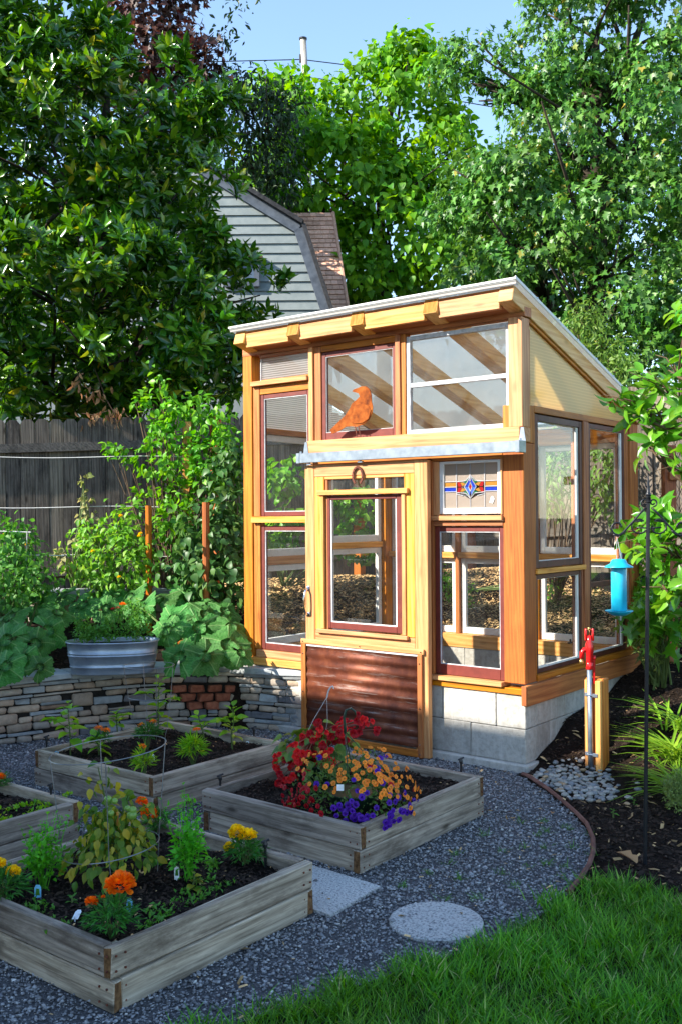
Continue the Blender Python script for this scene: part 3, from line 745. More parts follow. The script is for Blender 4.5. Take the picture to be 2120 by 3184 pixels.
def sash(name, m, gm, ax, pos, a0, a1, z0, z1, fw, bot=None, th=.035, parent=None, inward=1, muntin=None):
    """a framed window: ax 0 = runs along x at y = pos, ax 1 = runs along y at x = pos"""
    bot = bot or fw; b = MB(); p0, p1 = sorted((pos, pos+inward*th))
    def bx(u0, u1, w0, w1, e=0, mi=0):
        q0, q1 = (p0+e, p1-e)
        if ax == 0: b.box(u0, u1, q0, q1, w0, w1, mi=mi)
        else: b.box(q0, q1, u0, u1, w0, w1, mi=mi)
    bx(a0, a0+fw, z0, z1); bx(a1-fw, a1, z0, z1); bx(a0+fw, a1-fw, z1-fw, z1, .001); bx(a0+fw, a1-fw, z0, z0+bot, .001)
    if muntin: bx(a0+fw, a1-fw, muntin[0], muntin[1], .006)
    w = b.build(name, m, parent or gh); g = MB(); pm = pos+inward*th*.55
    c = (a0+fw-.004, a1-fw+.004, z0+bot-.004, z1-fw+.004)
    spans = [(c[2], c[3])] if not muntin else [(c[2], muntin[0]+.003), (muntin[1]-.003, c[3])]
    for (w0, w1) in spans:
        g = MB()
        if ax == 0: g.box(c[0], c[1], pm-.002, pm+.002, w0, w1, ch=.0005)
        else: g.box(pm-.002, pm+.002, c[0], c[1], w0, w1, ch=.0005)
        g.build('pane', gm, w)
    return w
# putty edge strips are built into the frames as a thin white inner sash
def inner(w, m, ax, pos, a0, a1, z0, z1, t=.012, th=.012, tl=None, tt=None, tb=None):
    b = MB(); tl = tl or t; tt = tt or t; tb = tb or t
    for (u0, u1, w0, w1) in ((a0, a0+tl, z0, z1), (a1-t, a1, z0, z1), (a0+tl, a1-t, z0, z0+tb), (a0+tl, a1-t, z1-tt, z1)):
        if ax == 0: b.box(u0, u1, pos, pos+th, w0, w1, ch=.001)
        else: b.box(pos, pos+th, u0, u1, w0, w1, ch=.001)
    return b.build('glazing_bead', m, w)
w = sash('window', redpaint, glass_c, 0, .022, -2.272, -1.770, 1.636, 2.578, .034); inner(w, greywhite, 0, .026, -2.239, -1.803, 1.669, 2.545, .006)
w = sash('window', redpaint, glass_c, 0, .022, -2.272, -1.770, .605, 1.560, .036, .05); inner(w, greywhite, 0, .026, -2.237, -1.805, .654, 1.525, .007)
w = sash('window', redpaint, glass_d, 0, .022, -1.657, -.986, 2.190, 2.840, .036, .055); inner(w, greywhite, 0, .026, -1.622, -1.021, 2.244, 2.805, .004)
w = sash('window', greywhite, glass_d, 0, .016, -.900, -.100, 2.190, 2.866, .03, .03, muntin=(2.512, 2.542))
w = sash('window', redpaint, glass_c, 0, .020, -.680, -.152, .563, 1.558, .036, .07); inner(w, greywhite, 0, .024, -.645, -.187, .632, 1.523, .006)
W('plastic_pane', poly_pane, -2.265, -1.772, .03, .04, 2.692, 2.860, ch=.001)
W('pane_frame', greywhite, -2.272, -2.264, .022, .05, 2.685, 2.861); W('pane_frame', cedar[0], -2.264, -1.770, .02, .05, 2.683, 2.693)
# stained glass light
sg = MB()
for (u0, u1, w0, w1) in ((-.632, -.600, 1.640, 1.990), (-.192, -.168, 1.640, 1.990), (-.600, -.192, 1.640, 1.678), (-.600, -.192, 1.972, 1.990)): sg.box(u0, u1, .004, .036, w0, w1)
sg = sg.build('stained_glass_window', whitepaint, gh); sg['label'] = 'white sash with a blue and red diamond in leaded glass'
gx0, gx1, gz0, gz1 = -.602, -.190, 1.676, 1.974; gw, ghh = gx1-gx0, gz1-gz0
def gl(name, m, poly, y=.018): MB().prism([(gx0+p[0]*gw, gz0+p[1]*ghh) for p in poly], (0, y, 0), (1, 0, 0), (0, 0, 1), (0, 1, 0), .003).build(name, m, sg)
R4 = lambda a, b, c, d: [(a, c), (b, c), (b, d), (a, d)]
xs4 = [0, .235, .49, .755, 1]; 
for i in range(4): gl('pane', S_clear, R4(xs4[i]+.004, xs4[i+1]-.004, .60+.004, .996))
for i in (0, 3):
    gl('pane', S_clear, R4(xs4[i]+.004, xs4[i+1]-.004, .004, .37)); gl('pane', S_blue, R4(xs4[i]+.004, xs4[i+1]-.004, .375, .475)); gl('pane', S_amber, R4(xs4[i]+.004, xs4[i+1]-.004, .48, .595))
gl('pane', S_clear, [(.24, .004), (.485, .004), (.485, .20), (.38, .28), (.24, .30)]); gl('pane', S_clear, [(.495, .004), (.75, .004), (.75, .30), (.61, .28), (.495, .20)])
cx, cz = .493, .475
gl('pane', S_red, [(cx, cz+.09), (cx+.03, cz), (cx, cz-.09), (cx-.03, cz)], .016)
for s in (-1, 1):
    gl('pane', S_blue, [(cx+s*.035, cz), (cx+s*.005, cz+.10), (cx+s*.02, cz+.20), (cx+s*.075, cz+.08), (cx+s*.10, cz)][::s], .016)
    gl('pane', S_lblue, [(cx+s*.035, cz-.005), (cx+s*.10, cz-.005), (cx+s*.075, cz-.09), (cx+s*.02, cz-.20), (cx+s*.005, cz-.10)][::-s], .016)
    gl('pane', S_green, [(cx+s*.01, cz+.25), (cx+s*.03, cz+.18), (cx+s*.08, cz+.09), (cx+s*.13, cz+.10)][::-s], .016)
    gl('pane', S_green, [(cx+s*.01, cz-.25), (cx+s*.03, cz-.18), (cx+s*.08, cz-.09), (cx+s*.13, cz-.10)][::s], .016)
    gl('pane', S_amber, [(cx+s*.085, cz+.06), (cx+s*.14, cz+.10), (cx+s*.19, cz+.10), (cx+s*.15, cz+.02)][::-s], .016)
    gl('pane', S_amber, [(cx+s*.085, cz-.06), (cx+s*.14, cz-.10), (cx+s*.19, cz-.10), (cx+s*.15, cz-.02)][::s], .016)
    gl('pane', S_red, [(cx+s*.16, cz+.01), (cx+s*.20, cz+.12), (cx+s*.245, cz+.12), (cx+s*.225, cz+.01)][::-s], .016)
    gl('pane', S_red, [(cx+s*.16, cz-.01), (cx+s*.20, cz-.12), (cx+s*.245, cz-.12), (cx+s*.225, cz-.01)][::s], .016)
lb = MB()
def came(p, q, r=.0032): lb.tube([(gx0+p[0]*gw, .016, gz0+p[1]*ghh), (gx0+q[0]*gw, .016, gz0+q[1]*ghh)], r, 5)
for i in (1, 2, 3): came((xs4[i], .60), (xs4[i], 1), .0045)
for i in (1, 3): came((xs4[i], 0), (xs4[i], .60))
for z in (.372, .477, .598): came((0, z), (.235, z)); came((.755, z), (1, z))
came((.49, 0), (.49, .22)); came((.235, .598), (.36, .60)); came((.755, .598), (.62, .60)); came((.235, .32), (.36, .28)); came((.755, .32), (.62, .28))
for s in (-1, 1):
    for u in (-1, 1):
        came((cx, cz+u*.25), (cx+s*.05, cz+u*.12)); came((cx+s*.05, cz+u*.12), (cx+s*.11, cz)); came((cx, cz+u*.26), (cx+s*.08, cz+u*.14)); came((cx+s*.08, cz+u*.14), (cx+s*.25, cz+u*.12))
        came((cx, cz+u*.10), (cx+s*.032, cz))
lb.build('lead_strip', lead, sg)
MB().prism([(.842*gw+gx0, gz0+.12*ghh), (.90*gw+gx0, gz0+.10*ghh), (.93*gw+gx0, gz0+.20*ghh), (.90*gw+gx0, gz0+.26*ghh), (.87*gw+gx0, gz0+.24*ghh)], (0, .013, 0), (1, 0, 0), (0, 0, 1), (0, 1, 0), .002).build('paint_chip', whitepaint, sg)
# roof: rafters, blocking, sheet
Y0 = -.14; sl = -.305; endwood = noisy('cut_rafter_end', [(.3, (.30, .10, .015)), (.7, (.52, .22, .05))], 30, 4, .8, .2, .4, .003, .1, stretch=(2, 1, .3))
def ztop(y): return 3.065+sl*(y-Y0)
def sloped(name, m, x0, x1, y0, y1, up, dn):
    b = MB(); dy = y1-y0; c = np.array([(x0+x1)/2, (y0+y1)/2, ztop((y0+y1)/2)-(dn-up)/2-up+0.0]); c[2] = ztop((y0+y1)/2)+(up-dn)/2
    d = nrm(np.array([0, 1, sl])); nn = np.array([0, -d[2], d[1]])
    b.obox(c, np.array([[1, 0, 0], d, nn]), ((x1-x0)/2, dy/2/d[1], (up+dn)/2), .004, 0, 0, 1 if isinstance(m, list) else None, 1); return b.build(name, m, gh)
RX = [(-2.392, -2.285), (-1.855, -1.745), (-1.265, -1.155), (-.657, -.547), (-.094, .010)]
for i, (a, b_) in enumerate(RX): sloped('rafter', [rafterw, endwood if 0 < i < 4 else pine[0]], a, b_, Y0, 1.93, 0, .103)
for i in range(4): W('fascia_board', pine[0], RX[i][1]+.001, RX[i+1][0]-.001, Y0+.014, Y0+.050, 2.928, 3.040)
for i in range(4): W('fascia_cap', cedar[0], RX[i][1]+.001, RX[i+1][0]-.001, Y0+.006, Y0+.049, 3.0405, 3.052, ch=.002)
sloped('soffit', cedar[0], -2.284, -.095, Y0+.068, .02, -.085, .098)
sloped('roof_panel', poly_roof, -2.428, .045, Y0-.022, 1.97, .022, -.004)
rb = MB()
for y in (Y0-.023, ): rb.box(-2.430, .047, y-.006, y-.0005, ztop(y)+.014, ztop(y)+.028, ch=.001)
rb.build('panel_edge', whitepaint, gh)
bpart('rib_edge', plain('grey_sheet_edge', (.30, .28, .26), .5), gh, -2.42, .04, Y0-.018, Y0-.0145, ztop(Y0)-.006, ztop(Y0)+.016, ch=.001)
sloped('edge_trim', whitepaint, .0455, .052, Y0-.045, 1.97, .026, -.003)
sb = MB()
for y in np.arange(.1, 1.9, .3): sb.lathe((.055, y, ztop(y)+.018), [(.006, 0), (.005, .006)], 8)
for a, b_ in RX[:0]: pass
sb.build('screw', chrome, gh)
# side frame on the right (x = 0)
W('mid_post', cedar[2], -.10, -.001, .90, .985, .56, 2.29); W('corner_post', cedar[2], -.12, .0, 1.735, 1.90, .556, 2.333)
W('top_beam', cedar[1], -.10, -.002, .157, 1.733, 2.291, 2.336)
W('skirt_board', cedar[1], .0, .03, -.03, 1.915, .424, .553, ch=.004)
W('skirt_return', redced, -.006, .0295, -.045, -.031, .43, .553)
W('side_sill', cedar[1], -.10, .012, .157, 1.733, .556, .598)
W('rail', pine[1], -.09, .014, .158, .898, 1.246, 1.279)
W('stop', cedar[2], -.05, -.008, .157, .178, .60, 1.244); W('stop', cedar[2], -.05, -.008, .157, .178, 1.281, 2.289); W('stop', cedar[2], -.05, -.012, .875, .898, .60, 1.244)
W('stop', cedar[2], -.05, -.012, .987, 1.002, .60, 2.289); W('stop', cedar[2], -.055, -.012, 1.66, 1.733, .60, 2.289)
w = sash('window', brownpaint, glass_c, 1, -.012, .180, .896, 1.283, 2.286, .045, th=.04, inward=-1); inner(w, whitepaint, 1, -.034, .224, .852, 1.327, 2.242, .032, .012, .004, .004, .006)
w = sash('window', brownpaint, glass_c, 1, -.014, .180, .872, .600, 1.242, .03, th=.04, inward=-1); inner(w, whitepaint, 1, -.034, .209, .843, .629, 1.213, .032, .012, .004, .004, .014)
w = sash('window', brownpaint, glass_c, 1, -.014, 1.004, 1.658, .600, 2.286, .035, th=.04, inward=-1, muntin=(1.106, 1.142)); inner(w, whitepaint, 1, -.034, 1.038, 1.624, .634, 2.252, .03, .012, .004, .004, .012)
# gable triangle of ribbed plastic
tri = [(.092, 2.338), (1.73, 2.338), (1.73, ztop(1.73)-.108), (.092, ztop(.092)-.108)]
MB().prism(tri, (-.03, 0, 0), (0, 1, 0), (0, 0, 1), (1, 0, 0), .008).build('gable_panel', poly_side, gh)
sloped('gable_trim', cedar[1], -.05, -.004, .09, 1.75, -.104, .128)
W('gable_stud', cedar[2], -.05, -.003, .0905, .105, 2.337, 2.82)
MB().prism(tri, (-2.41, 0, 0), (0, 1, 0), (0, 0, 1), (1, 0, 0), .008).build('gable_panel', poly_pane, gh)
# side frame on the left
W('mid_post', cedar[2], -2.439, -2.345, .90, .985, .56, 2.29); W('corner_post', cedar[2], -2.439, -2.32, 1.735, 1.90, .49, 2.333)
W('top_beam', cedar[1], -2.439, -2.345, .101, 1.733, 2.291, 2.336); W('side_sill', pine[1], -2.439, -2.33, .101, 1.733, .49, .598); W('rail', pine[1], -2.439, -2.345, .101, .898, 1.246, 1.31); W('rail', pine[1], -2.439, -2.345, .987, 1.733, 1.35, 1.40)
for (a, b_, z0, z1) in ((.103, .896, 1.312, 2.286), (.103, .896, .60, 1.244), (.988, 1.733, 1.402, 2.286), (.988, 1.733, .60, 1.348)):
    sash('window', whitepaint, glass_c, 1, -2.40, a, b_, z0, z1, .05, .06, th=.035)
# back frame
W('top_beam', cedar[0], -2.318, -.122, 1.80, 1.895, 2.20, 2.30); W('back_sill', pine[0], -2.318, -.122, 1.74, 1.905, .489, .60)
bays = [(-2.318, -1.62), (-1.58, -.86), (-.82, -.122)]
for a, b_ in ((-1.62, -1.58), (-.86, -.82)): W('mullion', cedar[2], a, b_, 1.80, 1.895, .60, 2.199)
for i, (a, b_) in enumerate(bays):
    W('rail', pine[0], a, b_, 1.78, 1.89, 1.26, 1.31)
    sash('window', whitepaint, glass_c, 0, 1.83, a+.004, b_-.004, 1.312, 2.198, .045, .055); sash('window', whitepaint, glass_c, 0, 1.83, a+.004, b_-.004, .602, 1.258, .045, .055)
pl = MB(); pl.box(-2.3, -.14, 1.805, 1.84, 2.302, 2.334, .002); pl.build('plate', cedar[0], gh)
# latch hardware on the sills
for (x, y) in ((-.06, .48), (-.065, 1.25), (-.5, 1.72)):
    part('latch', iron, gh, lambda b: (b.box(x-.012, x+.012, y-.03, y+.03, .602, .612, .002), b.box(x-.005, x+.005, y-.006, y+.012, .612, .636, .002)))
# sliding door
dr = MB(); YD0, YD1 = -.096, -.052
dr.box(-1.728, -1.640, YD0, YD1, .010, 2.003); dr.box(-.768, -.664, YD0, YD1, .010, 2.003)
dr = dr.build('door', pine[2], gh); dr['label'] = 'sliding door of pale boards with a red framed pane over rusty corrugated iron'
def Dp(name, m, *a, **k): return bpart(name, m, dr, *a, **k)
Dp('rail', pine[0], -1.639, -.769, YD0+.001, YD1, 1.918, 2.002); Dp('rail', pine[0], -1.639, -.769, YD0+.001, YD1, .727, .806)
Dp('stile', pine[2], -1.639, -1.548, YD0+.002, YD1, .808, 1.916); Dp('stile', pine[2], -.853, -.769, YD0+.002, YD1, .808, 1.916)
Dp('rail', pine[0], -1.547, -.854, YD0+.004, YD1, 1.896, 1.916); Dp('trim', pine[0], -1.600, -.810, YD0-.024, YD0+.012, 1.782, 1.818); Dp('trim', pine[0], -1.612, -.818, YD0-.024, YD0, .790, .818)
Dp('trim', pine[2], -1.580, -1.548, YD0-.010, YD0+.001, .820, 1.780); Dp('trim', pine[2], -.868, -.838, YD0-.010, YD0+.001, .820, 1.780); Dp('jamb', cedar[2], -1.546, -1.524, YD0+.012, YD1, .808, 1.895)
db = MB()
for (u0, u1, w0, w1) in ((-1.523, -1.500, .826, 1.780), (-.922, -.872, .826, 1.780), (-1.500, -.922, .826, .870), (-1.500, -.922, 1.748, 1.780)): db.box(u0, u1, YD0+.008, YD1-.004, w0, w1)
db.build('sash', redpaint, dr)
bb = MB()
for (u0, u1, w0, w1) in ((-1.500, -1.490, .870, 1.748), (-.932, -.922, .870, 1.748), (-1.490, -.932, .870, .878)): bb.box(u0, u1, YD0+.014, YD0+.024, w0, w1, ch=.001)
bb.build('glazing_bead', whitepaint, dr)
Dp('pane', glass_c, -1.502, -.920, -.074, -.070, .866, 1.752, ch=.0005); Dp('pane', glass_d, -1.523, -.856, -.074, -.070, 1.819, 1.895, ch=.0005)
# corrugated panel: ribs run across the door
cb = MB(); m_ = 90; V = []; F = []
for i in range(m_):
    z = .075+(.684-.075)*i/(m_-1); yy = YD0-.0075-.0042*sin(2*pi*z/.076)
    V += [(-1.735, yy, z), (-.722, yy, z), (-1.735, yy+.002, z), (-.722, yy+.002, z)]
for i in range(m_-1):
    a = 4*i; F += [(a, a+1, a+5, a+4), (a+2, a+6, a+7, a+3), (a, a+4, a+6, a+2), (a+1, a+3, a+7, a+5)]
cb.add(V, F).build('corrugated_panel', corr, dr, True)
Dp('batten', cedar[2], -1.760, -1.716, YD0-.020, YD0-.001, .010, .700); Dp('batten', cedar[2], -.742, -.704, YD0-.020, YD0-.001, .010, .700)
Dp('batten', pine[0], -1.762, -.690, YD0-.020, YD0-.001, .701, .737); Dp('batten', cedar[0], -1.714, -.743, YD0-.020, YD0-.001, .012, .062)
Dp('strip', greywhite, -1.714, -.743, YD0-.012, YD0-.002, .686, .698, ch=.001)
sc = MB()
for (x, z) in ((-1.738, .63), (-1.738, .35), (-1.738, .10), (-.723, .64), (-.723, .34), (-.723, .10), (-.723, .035), (-1.74, .718), (-1.22, .718), (-.71, .718)):
    a = len(sc.V); sc.lathe((0, 0, 0), [(.006, 0), (.005, .003)], 8); v = sc.V[a]; sc.V[a] = np.stack([v[:, 0]+x, YD0-.0205-v[:, 2], v[:, 1]+z], 1)
sc.build('screw', chrome, dr)
hp = [(-1.700, YD0-.004, 1.105), (-1.700, YD0-.035, 1.085), (-1.704, YD0-.048, 1.03), (-1.704, YD0-.048, .99), (-1.700, YD0-.035, .935), (-1.700, YD0-.004, .915)]
part('handle', chrome, dr, lambda b: (b.tube(hp, [.011, .009, .007, .007, .009, .011], 8), b.box(-1.716, -1.684, YD0-.006, YD0, 1.088, 1.122), b.box(-1.716, -1.684, YD0-.006, YD0, .898, .932)), True)
# overhead track with end brackets and hangers
def trk(b):
    b.box(-1.735, .02, -.142, -.100, 2.086, 2.091, .001); b.box(-1.735, .02, -.146, -.142, 2.022, 2.090, .001); b.box(-1.735, .02, -.100, -.096, 2.022, 2.090, .001)
    b.box(-1.735, .02, -.142, -.128, 2.020, 2.024, .001)
tr_ = part('door_track', galv, gh, trk)
for x in (-1.765, .02):
    part('end_bracket', galv, tr_, lambda b: (b.box(x, x+.030, -.150, -.062, 2.018, 2.093, .002), b.prism([(0, 0), (.048, 0), (.034, .085), (.014, .085)], (x-.018 if x > -1 else x+.0, -.066, 2.094), (1, 0, 0), (0, 0, 1), (0, 1, 0), .003),
         b.lathe((x+.015, -.11, 2.095), [(.009, 0), (.009, .012), (.004, .014)], 6)))
for x in (-1.66, -1.20):
    part('hanger', galv, tr_, lambda b: (b.box(x-.02, x+.02, -.13, -.108, 2.004, 2.016, .001), b.box(x-.005, x+.005, -.124, -.114, 2.012, 2.05, .001)))
bpart('drain_pipe', galv, gh, -.02, .02, 2.02, 2.06, 2.30, 2.31)
part('gutter_pipe', galv, gh, lambda b: b.tube([(-2.3, 2.01, 2.40), (.30, 2.01, 2.40)], .022, 10), True)

# ------------------------------------------------------------------ things on the greenhouse
cr = thing('metal_crow', 'rusty flat metal crow standing on the ledge before the upper window', 'bird figure', (-1.27, -.045, 2.187))
def cpx(px, py): p = at(px, py, 0); d = at(px, py, 1)-CAM; t_ = (-.045-CAM[1])/d[1]; q_ = CAM+d*t_; return (q_[0], q_[2])
S2 = 700/1568
out = [(885, 845), (900, 830), (925, 822), (950, 810), (985, 810), (1008, 830), (1020, 870), (1022, 915), (1030, 950), (1026, 990), (1005, 1040), (970, 1070), (920, 1092), (880, 1088), (845, 1090), (800, 1120), (750, 1140), (733, 1115), (790, 1060), (840, 1010), (870, 965), (885, 930), (915, 905), (940, 880), (930, 858)]
pts = [cpx(700+a*S2, 840+b_*S2) for a, b_ in out]
MB().prism(pts, (0, -.052, 0), (1, 0, 0), (0, 0, 1), (0, 1, 0), .006).build('body', rust, cr)
wing = [cpx(700+a*S2, 840+b_*S2) for a, b_ in ((905, 945), (960, 930), (1005, 950), (1020, 975), (1005, 1035), (960, 1065), (910, 1070), (885, 1060), (895, 1000))]
MB().prism(wing, (0, -.058, 0), (1, 0, 0), (0, 0, 1), (0, 1, 0), .0055).build('wing', rust, cr)
def legs(b):
    for dx in (0, .03):
        p = cpx(700+905*S2, 840+1090*S2); b.tube([(p[0]+dx, -.049, p[1]+.01), (p[0]+dx+.02, -.049, 2.192)], .004, 6); b.tube([(p[0]+dx-.02, -.05, 2.191), (p[0]+dx+.045, -.05, 2.191)], .0035, 5)
part('legs', rustd, cr, legs)
hs = thing('horseshoe', 'rusty iron horseshoe hung on the top rail of the greenhouse door', 'horseshoe', (-1.235, YD0-.008, 1.86))
hpts = [(-1.235+.042*sin(a)*(1 if abs(a) < 2.2 else .92), YD0-.010, 1.952-.062*(1-cos(a))+.022) for a in np.linspace(-2.55, 2.55, 26)]
part('shoe', rustd, hs, lambda b: [b.obox(((np.array(p)+np.array(q_))/2), np.array([nrm(np.array(q_)-np.array(p)), [0, 1, 0], np.cross(nrm(np.array(q_)-np.array(p)), [0, 1, 0])]), (np.linalg.norm(np.array(q_)-np.array(p))*.58, .005, .0085), .002) for p, q_ in zip(hpts[:-1], hpts[1:])])
part('nail_hole', iron, hs, lambda b: [b.obox((hpts[i][0], YD0-.0155, hpts[i][2]), np.eye(3), (.002, .001, .003), .0005) for i in (4, 7, 9, 16, 18, 21)])

# ------------------------------------------------------------------ dry stone wall
def path_at(P, s):
    d = np.linalg.norm(np.diff(P, axis=0), axis=1); c = np.concatenate([[0], np.cumsum(d)])
    p = np.array([np.interp(s, c, P[:, 0]), np.interp(s, c, P[:, 1])]); q = np.array([np.interp(s+.02, c, P[:, 0]), np.interp(s+.02, c, P[:, 1])])
    e = np.array([np.interp(s-.02, c, P[:, 0]), np.interp(s-.02, c, P[:, 1])])
    T = nrm(q-e); return p, T, np.array([-T[1], T[0]])
# smooth the line
WS = [WALL[0]]
for k in range(1, len(WALL)-1):
    for t in (.25, .5, .75): pass
    WS += [WALL[k]*.75+WALL[k-1]*.25, WALL[k]*.75+WALL[k+1]*.25]
WS = np.array(WS+[WALL[-1]]); WL = float(np.linalg.norm(np.diff(WS, axis=0), axis=1).sum())
sw = thing('stone_wall', 'curved dry stone retaining wall with slate caps and a niche of red bricks', 'stone wall', (-2.7, -.4, 0))
cb = MB(); ss = np.linspace(0, WL, 40); V = []; F = []
for s in ss:
    p, T, n_ = path_at(WS, s)
    for (o, z) in ((-.025, -.05), (-.025, .425), (-.24, .425), (-.24, -.05)): V.append((p[0]+n_[0]*o, p[1]+n_[1]*o, z))
for i in range(len(ss)-1):
    for k in range(4): F.append((4*i+k, 4*i+(k+1) % 4, 4*i+4+(k+1) % 4, 4*i+4+k))
core = cb.add(V, F).build('wall_core', corem, sw)
def stone(s0, s1, z0, z1, kind, proud=0.0, name='stone', m=None, rot=0, dep=.10):
    p, T, n_ = path_at(WS, (s0+s1)/2); c_, s_ = cos(rot), sin(rot); T2 = T*c_+n_*s_; n2 = -T*s_+n_*c_
    c = np.array([p[0]+n_[0]*(proud-dep/2), p[1]+n_[1]*(proud-dep/2), (z0+z1)/2])
    A = np.array([[T2[0], T2[1], 0], [n2[0], n2[1], 0], [0, 0, 1]]); g = .0035
    h = ((s1-s0)/2-g, dep/2, (z1-z0)/2-g*.7)
    ch = {0: .011, 1: .010, 2: .004, 3: .007, 4: .007, 5: .008}.get(kind, .006)
    MB().obox(c, A, h, min(ch, h[2]*.45), jit=.0035 if kind != 2 else .003).build(name, m or stonem[kind], sw, kind in (0, 1))
rows = [.052, .030, .058, .048, .030, .058, .046, .026, .052, .030]; z = 0.0; res = []
NI = (.80, 1.37, .140, .334)
for ri, h in enumerate(rows):
    s = .05+rnd.uniform(-.05, .03); z1 = z+h
    while s < WL-.05:
        thin = h < .042
        w = rnd.uniform(.15, .36) if thin else rnd.uniform(.09, .24)
        if rnd.random() < .1: w *= .5
        e = min(s+w, WL)
        hit = any(a < e-.01 and s+.01 < b_ and c_ < z1-.004 and z+.004 < d_ for (a, b_, c_, d_) in res)
        if NI[0] < e and s < NI[1] and NI[2] < z1-.004 and z+.004 < NI[3]:
            if s < NI[0]-.05: e = NI[0]; hit = False
            else:
                s = NI[1]; continue
        if not hit:
            left = s/WL
            kd = (2 if rnd.random() < .75 else 1) if thin else rnd.choices([0, 1, 3, 4, 5, 2], [5, 5, .6, .15+.4*(left > .5), .5+.8*(left > .5), 1.2])[0]
            if not thin and rnd.random() < .13:
                zm = z+h*rnd.uniform(.4, .6); stone(s, e, z, zm, rnd.choice([1, 2, 5])); stone(s, e, zm, z1, rnd.choice([2, 2, 1]))
            elif not thin and ri < len(rows)-2 and rnd.random() < .09 and left > .4:
                z2 = z1+rows[ri+1]; stone(s, e, z, z2, 3 if rnd.random() < .5 else 0, .004); res.append((s, e, z1, z2))
            else: stone(s, e, z, z1-rnd.uniform(0, .003), kd, rnd.uniform(-.008, .008))
        s = e
    z = z1
ztop_w = z
for r_, (k, off) in enumerate(((2, .17), (3, .085), (4, .015))):
    for i in range(k):
        s0 = NI[0]+off+i*.137; zz = NI[2]+.002+r_*.064
        stone(s0, s0+.118, zz, zz+.061, 4, .012+rnd.uniform(-.012, .02), 'brick', brickm, .42, .12)
    e0, e1 = NI[0]+off, NI[0]+off+k*.137-.015
    for (a, b_) in ((NI[0], e0), (e1, NI[1])):
        if b_-a > .03: stone(a, b_, NI[2]+r_*.064, NI[2]+r_*.064+.062, rnd.choice([0, 1]))
s = .02
while s < WL-.05:
    w = rnd.uniform(.30, .52); e = min(s+w, WL); p, T, n_ = path_at(WS, (s+e)/2); dep = .30
    c = np.array([p[0]+n_[0]*(.022-dep/2), p[1]+n_[1]*(.022-dep/2), ztop_w+.025]); A = np.array([[T[0], T[1], 0], [n_[0], n_[1], 0], [0, 0, 1]])
    MB().obox(c, A, ((e-s)/2-.002, dep/2+rnd.uniform(-.01, .012), .024), .006, jit=.005).build('capstone', capm, sw)
    s = e
# second low stone border up on the terrace
sb_ = thing('stone_border', 'low border of pale stone blocks behind the squash and the tub', 'stone border', tuple(at(200, 1845, 8.6)))
a0 = at(90, 1840, 8.6); a1 = at(560, 1838, 8.9); T = nrm((a1-a0)*np.array([1, 1, 0])); n_ = np.array([T[1], -T[0], 0])
for i in range(5):
    c = a0+(a1-a0)*(i+.5)/5; hl = np.linalg.norm(a1-a0)/10
    MB().obox(c+np.array([0, 0, .0]), np.array([T, n_, [0, 0, 1]]), (hl-.003, .13, .024), .006, jit=.005).build('capstone', capm, sb_)
    for k in range(6): MB().obox(c+T*(k % 2-.5)*hl-np.array([0, 0, .064+.077*(k//2)]), np.array([T, n_, [0, 0, 1]]), (hl/2-.003, .10, .038), .01, jit=.004).build('stone', stonem[rnd.choice([0, 1, 5])], sb_)

